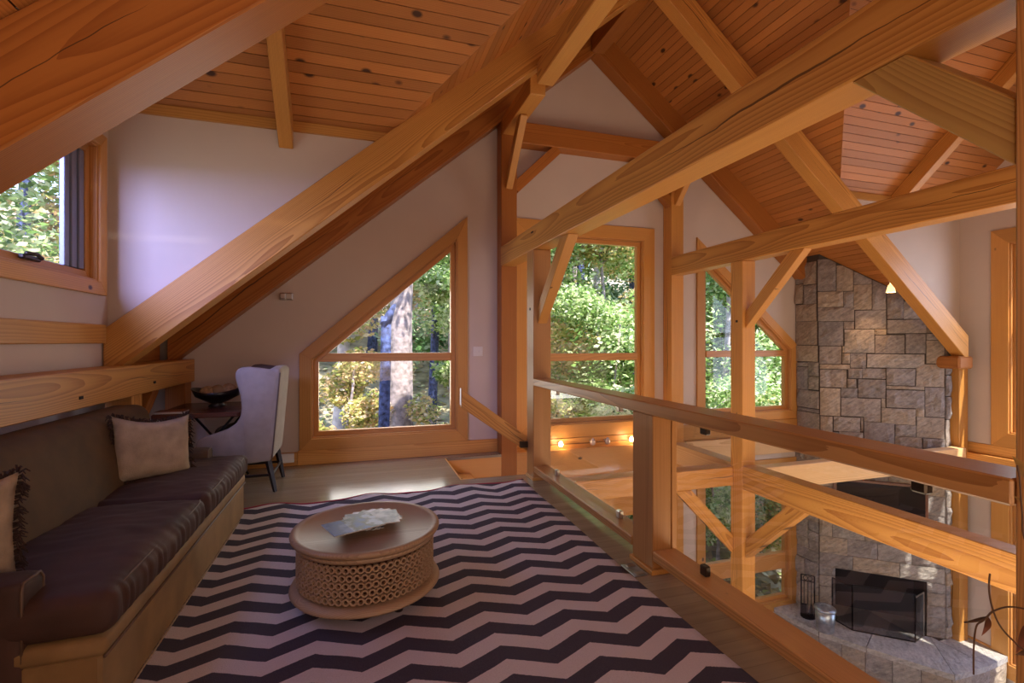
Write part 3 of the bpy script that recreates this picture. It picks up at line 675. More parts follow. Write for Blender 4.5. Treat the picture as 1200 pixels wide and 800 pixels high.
# left eave plate, posts
o = box('eave_plate', -1.88, -1.67, YB, YG - 0.004, 0.975, 1.212, FIR, bevel=0.006); tag(o, 'low eave beam running behind the sofa to the end wall', 'beam')
box('peg', -1.675, -1.664, 3.72, 3.76, 1.035, 1.055, FIREBOX, o); box('peg', -1.675, -1.664, 4.88, 4.92, 1.04, 1.06, FIREBOX, o)
o = box('eave_post', -1.88, -1.70, YF2a, YF2b, 0, 0.973, FIR, bevel=0.005, ax=(0, 0, 1)); tag(o, 'short post under the eave beam between sofa and desk', 'post')
o = box('eave_post', -1.88, -1.70, YG - 0.2, YG - 0.004, 0, 0.973, FIRD, bevel=0.005, ax=(0, 0, 1)); tag(o, 'short post under the eave beam in the corner behind the desk', 'post')
brace((-1.79, 4.76, 0.62), (-1.79, 5.2, 0.99), 0.09, 0.11, 'short brace under the eave beam behind the desk', FIRD)
# dormer rafters
def drafter(x0, x1, label, d=0.24):
    z = lambda y: ZE - d + SD * (4.66 - y) + (0.0)
    pts = [(4.645, z(4.645)), (YD, z(YD)), (YD, z(YD) + d - 0.004), (4.645, z(4.645) + d - 0.004)]
    o = prism('dormer_rafter', pts, x0, x1, lambda a, b, c: (c, a, b), FIR, None, ax=(0, -1, SD), bevel=0.005); tag(o, label, 'rafter')
drafter(-0.66, -0.545, 'small rafter under the left dormer ceiling')
drafter(6.74, 6.86, 'small rafter under the right dormer ceiling')

# ------------------------------------------------------------------ floors
fl = [(-2.2, YB), (PX1, YB), (PX1, 4.845), (1.0, 4.845), (1.0, 5.785), (PX1, 5.785), (PX1, YG), (-2.2, YG)]
wall('floor', fl, [], 0, -0.03, lambda a, b, c: (a, b, c), FLOOR)
wall('floor_joist_deck', fl, [], -0.031, -0.26, lambda a, b, c: (a, b, c), TRIM)
tag(box('trim_11', PX0, PX1 + 0.004, YB, 4.844, -0.30, -0.031, FIR), kind='structure')
wall('floor_great_room', [(-2.2, YB), (8.3, YB), (8.3, YG), (-2.2, YG)], [], ZL, ZL - 0.1, lambda a, b, c: (a, b, c), LOWFL)
# stair well lining and steps
tag(box('trim_12', 0.985, 1.0, 4.845, 5.785, -0.5, 0.001, TRIM), kind='structure')
tag(box('trim_13', 1.0, 3.6, 5.787, 5.80, -0.95, 0.0, TRIM), kind='structure')
st = empty('staircase', (1.0, 5.3, -0.2), 'wooden stairs dropping through the floor opening beside the far loft post', 'stairs')
for i in range(9):
    x = 1.0 + i * 0.26; z = -0.19 * (i + 1)
    box('tread', x + 0.002, x + 0.29, 4.86, 5.78, z - 0.035, z, TRIM, st, bevel=0.004)
    box('riser', x + 0.002, x + 0.02, 4.862, 5.778, z, z + 0.154, TRIM, st)
for yy in (4.845, 5.765):
    z = lambda x: -0.06 - (x - 1.0) * 0.73
    prism('stringer', [(1.004, z(1.0) - 0.35), (3.5, z(3.5) - 0.35), (3.5, z(3.5)), (1.004, z(1.0))], yy, yy + 0.014, lambda a, b, c: (a, c, b), TRIM, st, ax=(1, 0, -.73))
hr = empty('stair_handrail', (1.66, 4.84, 0.4), 'sloping wooden handrail board fixed to the far loft post', 'handrail')
z = lambda x: 0.925 - (x - 0.98) * 0.735
prism('rail_board', [(0.985, z(.985) - 0.185), (1.70, z(1.70) - 0.16), (1.70, z(1.70)), (0.985, z(.985) + 0.0)], 4.80, 4.845, lambda a, b, c: (a, c, b), FIR, hr, ax=(1, 0, -.735), bevel=0.005)
box('end_cap', 0.979, 0.985, 4.80, 4.845, 0.76, 0.93, WHITE, hr)
box('rail_bracket', 1.60, 1.69, 4.76, 4.802, 0.30, 0.36, BRONZE, hr)

# ------------------------------------------------------------------ glass railing
gr = empty('glass_railing', (1.77, 2.6, 0), 'loft guard railing of thick timber rails with clear glass panels', 'railing')
def railbar(nm, y0, y1, z0, z1, x0=PX0, x1=PX1 - 0.03, mat=RAIL): return box(nm, x0, x1, y0, y1, z0, z1, mat, gr, bevel=0.007, ax=(0, 1, 0))
railbar('top_rail', 0.838, 4.592, 0.955, 1.03, PX0 - 0.005, PX1 - 0.02)
railbar('bottom_rail', 2.752, 4.592, 0.085, 0.145)
railbar('bottom_rail', 0.838, 2.522, 0.085, 0.145)
nw = box('newel_post', PX0 + 0.005, PX0 + 0.135, 2.525, 2.75, 0.028, 0.954, RAIL, gr, bevel=0.005, ax=(0, 0, 1))
box('newel_board', PX0 + 0.14, PX0 + 0.175, 2.525, 2.75, 0.12, 0.954, RAIL, gr, bevel=0.004, ax=(0, 0, 1))
box('newel_shoe', PX0 - 0.01, PX0 + 0.15, 2.51, 2.765, 0.0, 0.028, TRIM, nw, bevel=0.003)
for y0, y1 in ((2.78, 4.565), (0.86, 2.50)):
    v = [(1.775, y0, 0.155), (1.775, y1, 0.155), (1.775, y1, 0.945), (1.775, y0, 0.945)]
    gp_ = mesh_obj('glass_panel', v, [(0, 1, 2, 3)], GLASSR, gr)
    for f in (0.16, 0.80):
        y = y0 + (y1 - y0) * f
        for zz in (0.145, 0.90): box('glass_clamp', 1.757, 1.793, y - 0.025, y + 0.025, zz, zz + 0.055, BRONZE if y0 < 2 else STEEL, gp_, bevel=0.006)

# ------------------------------------------------------------------ stone fireplace
P1 = Vector((6.61, 5.571)); P2 = Vector((7.753, 4.612)); DU = (P2 - P1).normalized(); LU = (P2 - P1).length
NRM = Vector((DU.y, -DU.x))
def fmain(u, z, c): p = P1 + DU * u + NRM * c; return Vector((p.x, p.y, z))
def fleft(u, z, c): return Vector((6.61 - c, YG - u, z))          # u from the wall toward the room
def fright(u, z, c): return Vector((P2.x + u, P2.y - c, z))
HZ = -2.72
ch = empty('stone_fireplace', (6.9, 5.4, HZ), 'corner fireplace and chimney of grey-tan ashlar stone', 'fireplace')
FB = (0.205, 1.29, HZ, -1.965)      # firebox u0,u1,z0,z1
def chim_top(x): return zr(x) - 0.01
# mortar core as boards on each face, firebox left open
def core(nm, mp, u0, u1, z0, z1, top=None):
    t0 = top(u0) if top else z1; t1 = top(u1) if top else z1
    prism(nm, [(u0, z0), (u1, z0), (u1, t1), (u0, t0)], -0.09, 0.004, mp, MORTAR, ch)
tm = lambda u: chim_top((P1 + DU * u).x)
core('mortar_backing', fmain, 0.0, FB[0], ZL, 0, tm); core('mortar_backing', fmain, FB[1], LU, ZL, 0, tm)
prism('mortar_backing', [(FB[0], FB[3]), (FB[1], FB[3]), (FB[1], tm(FB[1])), (FB[0], tm(FB[0]))], -0.09, 0.004, fmain, MORTAR, ch)
prism('mortar_backing', [(0, ZL), (0.409, ZL), (0.409, tm(0)), (0, tm(0))], -0.09, 0.004, fleft, MORTAR, ch)
prism('mortar_backing', [(0, ZL), (0.107, ZL), (0.107, chim_top(7.86)), (0, chim_top(7.75))], -0.09, 0.004, fright, MORTAR, ch)
# firebox
prism('firebox', [(FB[0], FB[2]), (FB[1], FB[2]), (FB[1], FB[3]), (FB[0], FB[3])], -0.50, -0.46, fmain, FIREBOX, ch)
for u in (FB[0] - 0.05, FB[1]): prism('firebox', [(u, FB[2]), (u + 0.05, FB[2]), (u + 0.05, FB[3]), (u, FB[3])], -0.5, -0.085, fmain, FIREBOX, ch)
prism('firebox', [(FB[0], FB[3]), (FB[1], FB[3]), (FB[1], FB[3] + .05), (FB[0], FB[3] + .05)], -0.5, -0.085, fmain, FIREBOX, ch)
NST = [0]
def stone(mp, u0, z0, u1, z1, top=None, proud=None, parent=None, name='stone', mat=None, gap=0.0032):
    """rock-faced block on a wall plane, 32 triangles in front"""
    u0 += gap; u1 -= gap; z0 += gap; z1 -= gap
    if u1 - u0 < 0.012 or z1 - z0 < 0.012: return
    if top:
        zt = lambda u: min(z1, top(u) - 0.012)
        if max(zt(u0), zt(u1)) - z0 < 0.02: return
        if min(zt(u0), zt(u1)) - z0 < 0.005: return
    else: zt = lambda u: z1
    pr_ = proud if proud is not None else random.uniform(0.018, 0.05)
    n = 5; V = []; Fc = []; ox, oy, oz = random.uniform(0, 50), random.uniform(0, 50), random.uniform(0, 50)
    tilt = random.uniform(-0.012, 0.012); tilt2 = random.uniform(-0.012, 0.012)
    for j in range(n + 1):
        for i in range(n + 1):
            a = i / n; b_ = j / n
            if 0 < i < n: a += random.uniform(-0.06, 0.06)
            if 0 < j < n: b_ += random.uniform(-0.06, 0.06)
            u = u0 + (u1 - u0) * a; zz = z0 + (zt(u) - z0) * b_
            edge = (i in (0, n)) or (j in (0, n))
            c = pr_ * (0.62 if edge else 1.0) + tilt * (a - .5) + tilt2 * (b_ - .5)
            c += noise.noise(Vector((u * 9 + ox, zz * 9 + oy, oz))) * (0.007 if edge else 0.030)
            V.append(mp(u, zz, max(c, 0.008)))
    base = len(V)
    for i in range(n):
        for j in range(n):
            k = j * (n + 1) + i; Fc.append((k, k + 1, k + n + 2, k + n + 1))
    rim = [i for i in range(n + 1)] + [(j + 1) * (n + 1) - 1 for j in range(1, n + 1)] + [n * (n + 1) + i for i in range(n - 1, -1, -1)] + [j * (n + 1) for j in range(n - 1, 0, -1)]
    for r_ in rim:
        i = r_ % (n + 1); j = r_ // (n + 1)
        u = u0 + (u1 - u0) * i / n; zz = z0 + (zt(u) - z0) * j / n
        V.append(mp(u, zz, -0.01))
    m_ = len(rim)
    for k in range(m_): Fc.append((rim[k], rim[(k + 1) % m_], base + (k + 1) % m_, base + k))
    ax = mp(1, 0, 0) - mp(0, 0, 0)
    return mesh_obj(name, V, Fc, mat or STONE, parent or ch, ax=ax)
# photo layout of the ashlar, in a measuring frame (5.714 px per photo pixel, origin 920/300)
sn, cs = math.sin(YAW), math.cos(YAW)
def ray(x, y):
    u = (x - 600) / F_PX; return Vector((sn + cs * u, cs - sn * u, (400 - y) / F_PX))
def hitu(x, face):
    a = ray(x, 400)
    if face == 'm':
        n = NRM; k = (n @ P1) / (n.x * a.x + n.y * a.y); p = Vector((a.x * k, a.y * k)); return (p - P1).dot(DU), k
    if face == 'l': k = 6.61 / a.x; return YG - a.y * k, k
    k = P2.y / a.y; return a.x * k - P2.x, k
def ashlar(face, mp, rows, dy, top):
    for x0, y0, x1, y1 in rows:
        u0, k0 = hitu(920 + x0 / 5.714, face); u1, k1 = hitu(920 + x1 / 5.714, face)
        if u0 > u1: u0, u1 = u1, u0
        k = (k0 + k1) / 2
        zt = 1.4 + (400 - (300 + (y0 + dy) / 5.714)) / F_PX * k; zb = 1.4 + (400 - (300 + (y1 + dy) / 5.714)) / F_PX * k
        stone(mp, max(u0, 0) if face == 'r' else u0, zb, min(u1, 0.105) if face == 'r' else u1, zt, top)
A = [(217, 20, 340, 235), (343, 60, 455, 235), (457, 100, 580, 190), (457, 190, 580, 360), (582, 150, 677, 360), (218, 237, 388, 342), (390, 237, 457, 342),
     (680, 230, 790, 422), (793, 300, 960, 422), (218, 342, 462, 437), (467, 362, 677, 488), (680, 425, 942, 518), (944, 425, 1065, 515), (222, 438, 388, 600), (390, 437, 462, 489),
     (597, 488, 677, 527), (395, 490, 595, 648), (600, 528, 800, 653), (803, 520, 940, 653), (943, 517, 1065, 562), (943, 563, 1065, 720), (228, 602, 378, 722),
     (380, 602, 396, 648)]
B = [(545, 27, 930, 120), (545, 22, 600, 27), (380, 20, 433, 92), (435, 20, 542, 120), (230, 95, 432, 128), (232, 130, 412, 250), (420, 122, 515, 190), (517, 122, 672, 192),
     (675, 122, 870, 238), (873, 94, 1065, 247), (415, 192, 475, 252), (478, 192, 485, 318), (487, 196, 670, 320), (372, 253, 485, 320), (232, 253, 368, 440), (675, 240, 930, 264),
     (675, 267, 930, 388), (643, 323, 672, 387), (372, 322, 640, 446), (642, 390, 870, 497), (873, 390, 933, 448), (935, 250, 1066, 448), (235, 442, 318, 660), (322, 447, 500, 545),
     (502, 448, 522, 545), (525, 448, 640, 482), (525, 484, 729, 660), (733, 500, 875, 578), (878, 450, 1066, 590), (733, 580, 915, 660), (918, 592, 1070, 660), (320, 547, 357, 660), (360, 547, 521, 660)]
ashlar('m', fmain, A, 0, tm); ashlar('m', fmain, B, 628.5, tm)
LA = [(75, 190, 127, 320), (75, 40, 127, 188), (130, 40, 214, 190), (130, 192, 214, 320), (78, 322, 214, 437), (78, 437, 219, 595), (80, 597, 222, 706)]
LB = [(80, 80, 160, 110), (80, 112, 160, 264), (163, 80, 228, 176), (163, 178, 228, 266), (84, 268, 230, 385), (84, 388, 230, 414), (86, 416, 232, 660)]
tl = lambda u: chim_top(6.61)
ashlar('l', fleft, LA, 0, tl); ashlar('l', fleft, LB, 628.5, tl)
RA = [(1066, 420, 1118, 498), (1066, 500, 1118, 575), (1066, 578, 1118, 678)]; RB = [(1068, 52, 1120, 165), (1068, 168, 1120, 308), (1068, 311, 1120, 462), (1068, 465, 1125, 660)]
ashlar('r', fright, RA, 0, None); ashlar('r', fright, RB, 628.5, None)
# lower courses, random ashlar
def rand_ashlar(mp, u0, u1, z0, z1, rmin=0.16, rmax=0.30, wmin=0.16, wmax=0.42, rr=random.Random(5)):
    z = z0
    while z < z1 - 0.02:
        h = rr.uniform(rmin, rmax)
        if z1 - (z + h) < rmin * 0.7: h = z1 - z
        u = u0
        while u < u1 - 0.02:
            w_ = rr.uniform(wmin, wmax)
            if u1 - (u + w_) < wmin * 0.7: w_ = u1 - u
            if h > 0.22 and w_ < 0.3 and rr.random() < 0.4:
                s_ = rr.uniform(0.35, 0.65); stone(mp, u, z, u + w_, z + h * s_); stone(mp, u, z + h * s_, u + w_, z + h)
            else: stone(mp, u, z, u + w_, z + h)
            u += w_
        z += h
zlow = 1.4 + (400 - (300 + (660 + 628.5) / 5.714)) / F_PX * (hitu(1030, 'm')[1])
rand_ashlar(fmain, 0, LU, FB[3] + 0.21, zlow - 0.01)
for a_, b_ in ((0.0, 0.42), (0.42, 0.98), (0.98, LU)): stone(fmain, a_, FB[3], b_, FB[3] + 0.21, proud=0.035)
rand_ashlar(fmain, 0, FB[0], HZ, FB[3], wmin=0.2, wmax=0.21); rand_ashlar(fmain, FB[1], LU, HZ, FB[3], wmin=0.16, wmax=0.17)
zl_ = 1.4 + (400 - (300 + (660 + 628.5) / 5.714)) / F_PX * (hitu(945, 'l')[1])
rand_ashlar(fleft, 0.0, 0.409, HZ, zl_ - 0.01, wmin=0.15, wmax=0.4)
zr_ = 1.4 + (400 - (300 + (660 + 628.5) / 5.714)) / F_PX * (hitu(1112, 'r')[1])
rand_ashlar(fright, 0.0, 0.105, HZ, zr_ - 0.01, wmin=0.1, wmax=0.105)
# hearth
def zp(x, y, z): a = ray(x, y); k = (z - 1.4) / a.z; return (a.x * k, a.y * k)
he = empty('raised_hearth', (7.0, 4.6, ZL), 'raised stone hearth wrapping the foot of the corner fireplace', 'hearth')
hp = [(6.14, YG - 0.03), (6.14, 5.70), (6.24, 5.27), (6.52, 4.80), (7.02, 4.07), (7.95, 4.05), (8.10, 4.10), (8.10, 4.60), (7.80, 4.60), (7.70, 4.63), (6.60, 5.50), (6.60, YG - 0.03)]
PM_ = lambda a, b, c: Vector((a, b, c))
def slabpiece(pts, z1=HZ):
    o = prism('hearth_slab', pts, z1 - 0.07, z1, PM_, SLAB, he, ax=(1, -1, 0)); return o
slabpiece([hp[0], hp[1], hp[2], (6.60, 5.50), (6.60, YG - .03)])
slabpiece([(6.245, 5.262), (6.52, 4.80), (7.10, 5.10), (6.604, 5.54)])
slabpiece([(6.524, 4.793), (7.02, 4.07), (7.60, 4.70), (7.105, 5.093)])
slabpiece([(7.027, 4.067), (7.62, 4.055), (7.62, 4.69), (7.606, 4.697)])
slabpiece([(7.628, 4.055), (8.10, 4.10), (8.10, 4.60), (7.628, 4.60)])
inner = [(6.18, YG - 0.03), (6.18, 5.70), (6.28, 5.29), (6.55, 4.83), (7.04, 4.11), (8.08, 4.12), (8.08, 4.5), (7.5, 4.55), (6.6, 5.5), (6.6, YG - 0.03)]
wallo = [(a, b) for a, b in inner]
v = [(a, b, ZL) for a, b in wallo] + [(a, b, HZ - 0.07) for a, b in wallo]
mesh_obj('mortar_backing', v, prism_faces(len(wallo)), MORTAR, he)
for i in range(1, 5):
    a_, b_ = Vector(inner[i - 1]), Vector(inner[i]); d_ = (b_ - a_); L_ = d_.length; d_.normalize(); n_ = Vector((d_.y, -d_.x))
    if n_.dot(Vector((-1, -1))) < 0: n_ = -n_
    mpx = lambda u, z, c, a_=a_, d_=d_, n_=n_: Vector((a_.x + d_.x * u + n_.x * c, a_.y + d_.y * u + n_.y * c, z))
    k = max(1, round(L_ / 0.32))
    for q in range(k): stone(mpx, L_ * q / k, ZL, L_ * (q + 1) / k, HZ - 0.07, proud=0.03, parent=he)
mpx = lambda u, z, c: Vector((7.04 + u, 4.115 - c, z))
for q in range(3): stone(mpx, 1.04 * q / 3, ZL, 1.04 * (q + 1) / 3, HZ - 0.07, proud=0.03, parent=he)
# television
tv = empty('wall_television', tuple(fmain(0.75, -0.95, 0.06)), 'black flat television hung on the chimney above the fireplace', 'television')
prism('tv_frame', [(0.165, -1.28), (1.275, -1.28), (1.275, -0.605), (0.165, -0.605)], 0.05, 0.115, fmain, TVF, tv, ax=(1, -1, 0))
prism('tv_screen', [(0.20, -1.25), (1.24, -1.25), (1.24, -0.635), (0.20, -0.635)], 0.112, 0.12, fmain, TVG, tv, ax=(1, -1, 0))
# small shelf light strip over the firebox
# fire screen
fs = empty('fire_screen', tuple(fmain(0.75, HZ, 0.3)), 'black folding mesh fire screen before the firebox', 'fire screen')
def spanel(nm, a, b, z0, z1, fr=0.012):
    a = Vector(a); b = Vector(b)
    pa, pb = (a.x, a.y), (b.x, b.y)
    parts = [stickd((*pa, z0), (*pb, z0), fr, fr), stickd((*pa, z1), (*pb, z1), fr, fr), stickd((*pa, z0), (*pa, z1), fr, fr), stickd((*pb, z0), (*pb, z1), fr, fr)]
    V, Fc = merge(parts); f = mesh_obj('screen_frame', V, Fc, BLACK if nm == 0 else STEEL, fs)
    mesh_obj('screen_mesh', [(*pa, z0), (*pb, z0), (*pb, z1), (*pa, z1)], [(0, 1, 2, 3)], MESHM, f)
c_ = lambda u, c: fmain(u, 0, c).xy
spanel(0, c_(0.16, 0.04), c_(0.36, 0.27), HZ + 0.012, -2.10)
spanel(0, c_(0.36, 0.27), c_(1.08, 0.27), HZ + 0.012, -2.06)
spanel(1, c_(1.08, 0.27), c_(1.24, 0.06), HZ + 0.012, -2.10)
# ash bucket
bc = Vector((6.35, 5.26, HZ))
ab = empty('ash_bucket', tuple(bc), 'galvanised ash bucket with lid on the hearth', 'bucket')
lathe('bucket_body', [(0.105, 0), (0.112, 0.02), (0.118, 0.14), (0.121, 0.145), (0.121, 0.155), (0.128, 0.30)], bc, GALV, ab)
lid_ = lathe('lid', [(0.133, 0.295), (0.138, 0.302), (0.136, 0.325), (0.10, 0.338), (0.04, 0.35), (0.002, 0.352)], bc, GALV, ab)
tube('lid_handle', [bc + Vector((0.045 * math.cos(t), -0.045 * math.cos(t), 0.342 + 0.03 * math.sin(t))) for t in [i * PI / 8 for i in range(9)]], 0.005, GALV, lid_)
tube('bail_handle', [bc + Vector((0.13 * math.cos(0.3), -0.13 * math.sin(.3), 0.235)) + Vector((0.03 * math.sin(t), -0.02 * math.sin(t), -0.09 * (1 - math.cos(t)) / 2)) for t in [i * PI / 6 for i in range(7)]], 0.004, BLACK, ab)
# fire tools
tcn = Vector((6.42, 5.60, HZ))
ft = empty('fire_tool_set', tuple(tcn), 'black iron fire tool stand by the window side of the hearth', 'fire tools')
ud = Vector((0.7071, -0.7071, 0))
V, Fc = lathe_data([(0.10, 0), (0.10, 0.015), (0.02, 0.03)], tcn, 12); mesh_obj('stand_base', V, Fc, BLACK, ft)
parts = [stickd(tcn + ud * a + Vector((0, 0, 0.01)), tcn + ud * a + Vector((0, 0, 0.62)), 0.014, 0.014) for a in (-0.085, 0.085)]
parts += [stickd(tcn - ud * 0.085 + Vector((0, 0, h)), tcn + ud * 0.085 + Vector((0, 0, h)), 0.012, 0.012) for h in (0.62, 0.53)]
for a in (-0.03, 0.03):
    parts.append(tube_data([tcn + ud * (a + 0.028 * math.cos(t)) + Vector((0, 0, 0.575 + 0.032 * math.sin(t))) for t in [i * PI / 5 for i in range(10)]], 0.005, 5, True))
V, Fc = merge(parts); mesh_obj('stand_frame', V, Fc, BLACK, ft)
for a, nm in ((-0.05, 'shovel'), (0.0, 'poker'), (0.045, 'brush')):
    q = tcn + ud * a + Vector((-0.02, -0.02, 0)); pp = [tube_data([q + Vector((0, 0, 0.56)), q + Vector((0, 0, 0.2))], 0.006, 6)]
    if nm == 'shovel': pp.append(stickd(q + Vector((0, 0, 0.2)), q + Vector((0, 0, 0.05)), 0.08, 0.012, up=(1, 1, 0)))
    elif nm == 'poker': pp.append(tube_data([q + Vector((0, 0, 0.2)), q + Vector((0.0, 0, 0.06))], [0.006, 0.002], 6))
    else: pp.append(tube_data([q + Vector((0, 0, 0.2)), q + Vector((0, 0, 0.14)), q + Vector((0, 0, 0.05))], [0.012, 0.025, 0.032], 8))
    V, Fc = merge(pp); mesh_obj(nm, V, Fc, BLACK, ft)

# ------------------------------------------------------------------ small lamps
sp_ = Vector((6.93, 4.76, 2.12))
sl_ = empty('spotlight', (6.93, 4.76, 2.35), 'small lit spotlight under the rafter, aimed at the chimney stones', 'spotlight')
tube('stem', [(6.93, 4.80, 2.55), (6.93, 4.79, 2.25), tuple(sp_ + Vector((0, 0, 0.06)))], 0.008, STEEL, sl_)
V, Fc = lathe_data([(0.02, 0.06), (0.035, 0.04), (0.052, -0.035), (0.054, -0.05)], sp_, 20, caps=False); mesh_obj('shade', V, Fc, FROST, sl_, smooth=True)
lathe('bulb', [(0.002, -0.045), (0.028, -0.035), (0.032, -0.01), (0.015, 0.03)], sp_, BULB, sl_, n=14)
ld = bpy.data.lights.new('spot_beam', 'SPOT'); lo = bpy.data.objects.new('spot_beam', ld); COL.objects.link(lo)
ld.energy = 20; ld.color = (1.0, 0.55, 0.26); ld.spot_size = 1.1; ld.spot_blend = 0.9; ld.shadow_soft_size = 0.04
lo.location = sp_ + Vector((0, 0, -0.07)); look(lo, Vector((6.98, 5.2, 1.25)) - Vector(lo.location))
cl = empty('cable_light', (2.5, 5.88, 0.06), 'low cable light with two lit heads and two glass heads under the rectangular window', 'light')
tube('cable', [(2.25, 5.86, 0.06), (2.9, 5.86, 0.05), (3.7, 5.86, 0.055)], 0.004, BLACK, cl)
for x, lit in ((2.52, 1), (3.57, 1), (2.98, 0), (3.20, 0)):
    V, Fc = lathe_data([(0.008, 0.055), (0.03, 0.03), (0.038, 0), (0.03, -0.03), (0.005, -0.04)], (x, 5.85, 0.055), 14)
    h_ = mesh_obj('lamp_head', V, Fc, BULB if lit else GLOBE, cl, smooth=True)
    if lit:
        h_.scale = (0.75,) * 3; ld = bpy.data.lights.new('cable_lamp', 'POINT'); lo = bpy.data.objects.new('cable_lamp', ld); COL.objects.link(lo)
        ld.energy = 3; ld.color = (1.0, 0.6, 0.3); ld.shadow_soft_size = 0.03; lo.location = (x, 5.77, 0.06)
    box('clip', x - 0.012, x + 0.012, 5.86, 5.935, 0.05, 0.075, STEEL, cl)

# wall fittings
o = empty('wall_sconce', (-0.76, 5.94, 1.9), 'small two-part metal fitting on the wall left of the sloped window', 'wall fitting')
box('back_plate', -0.835, -0.70, 5.955, 5.978, 1.865, 1.945, STEEL, o, bevel=0.005)
box('square_cap', -0.83, -0.775, 5.90, 5.955, 1.875, 1.935, STEEL, o, bevel=0.005); box('square_cap', -0.765, -0.705, 5.91, 5.955, 1.872, 1.935, STEEL, o, bevel=0.005)
o = empty('light_switch', (1.43, 5.97, 1.28), 'double white light switch on the wall right of the sloped window', 'switch')
box('switch_plate', 1.375, 1.50, 5.968, 5.979, 1.215, 1.335, WHITE, o, bevel=0.003)
for x in (1.405, 1.46): box('toggle', x - 0.006, x + 0.006, 5.955, 5.968, 1.26, 1.29, WHITE, o)
o = empty('wall_outlet', (-0.76, 5.95, 0.1), 'white outlet plate in the skirting behind the wing chair', 'outlet')
box('outlet_plate', -0.84, -0.69, 5.944, 5.953, 0.04, 0.145, WHITE, o, bevel=0.003)
for x in (-0.795, -0.735): box('socket', x - 0.015, x + 0.015, 5.941, 5.945, 0.07, 0.115, WHITE, o)
o = empty('floor_outlet', (1.61, 2.62, 0), 'small metal floor outlet cover at the foot of the newel', 'outlet')
box('cover_plate', 1.565, 1.655, 2.53, 2.69, 0.0, 0.006, GALV, o, bevel=0.002)
for y in (2.56, 2.66): box('socket_lid', 1.585, 1.64, y - 0.03 + .01, y + 0.01, 0.006, 0.010, STEEL, o, bevel=0.001)

# ------------------------------------------------------------------ rug
def grid_surface(name, x0, x1, y0, y1, nx, ny, zf, mat, parent=None, thick=0.008, yf=None, xf=None):
    V = []; Fc = []
    for s_ in (0, 1):
        for j in range(ny + 1):
            for i in range(nx + 1):
                x = x0 + (x1 - x0) * i / nx; y = y0 + (y1 - y0) * j / ny
                if yf: y = yf(x, y, j / ny)
                if xf: x = xf(x, y, i / nx)
                V.append((x, y, zf(x, y) + (thick if s_ == 0 else 0)))
    n = (nx + 1) * (ny + 1); ix = lambda i, j, s_=0: s_ * n + j * (nx + 1) + i
    for j in range(ny):
        for i in range(nx):
            Fc.append((ix(i, j), ix(i + 1, j), ix(i + 1, j + 1), ix(i, j + 1))); Fc.append((ix(i, j + 1, 1), ix(i + 1, j + 1, 1), ix(i + 1, j, 1), ix(i, j, 1)))
    for i in range(nx): Fc.append((ix(i, 0, 1), ix(i + 1, 0, 1), ix(i + 1, 0), ix(i, 0))); Fc.append((ix(i + 1, ny, 1), ix(i, ny, 1), ix(i, ny), ix(i + 1, ny)))
    for j in range(ny): Fc.append((ix(0, j + 1, 1), ix(0, j, 1), ix(0, j), ix(0, j + 1))); Fc.append((ix(nx, j, 1), ix(nx, j + 1, 1), ix(nx, j + 1), ix(nx, j)))
    return mesh_obj(name, V, Fc, mat, parent, origin=(0, 0, 0), smooth=True)
far = lambda x: 4.45 + (x + 0.87) * 0.045 + 0.02 * math.sin(x * 7.0) + 0.012 * math.sin(x * 17)
def rz(x, y):
    w_ = 0.003 + 0.004 * (1 + noise.noise(Vector((x * 2.2, y * 2.0, 1.3))))
    e_ = max(0, (y - 4.1) / 0.35); w_ += 0.012 * e_ * (1 + math.sin(x * 8 + 1.0))
    return w_
rg = grid_surface('chevron_rug', -1.02, 1.552, 0.55, 4.42, 60, 90, rz, RUG, yf=lambda x, y, t: 0.55 + (far(x) - 0.55) * t, xf=lambda x, y, t: x + (0.008 * math.sin(y * 2.1) if t > .98 else 0))
tag(rg, 'large cream and charcoal chevron rug over the loft floor', 'rug')
n = 60
V = []; Fc = []
pts = [(-1.02 + 2.572 * i / n) for i in range(n + 1)]
V, Fc = tube_data([(x, far(x) + 0.006, rz(x, 4.43) + 0.007) for x in pts], 0.010, 6)
mesh_obj('red_binding', V, Fc, REDB, rg, smooth=True)

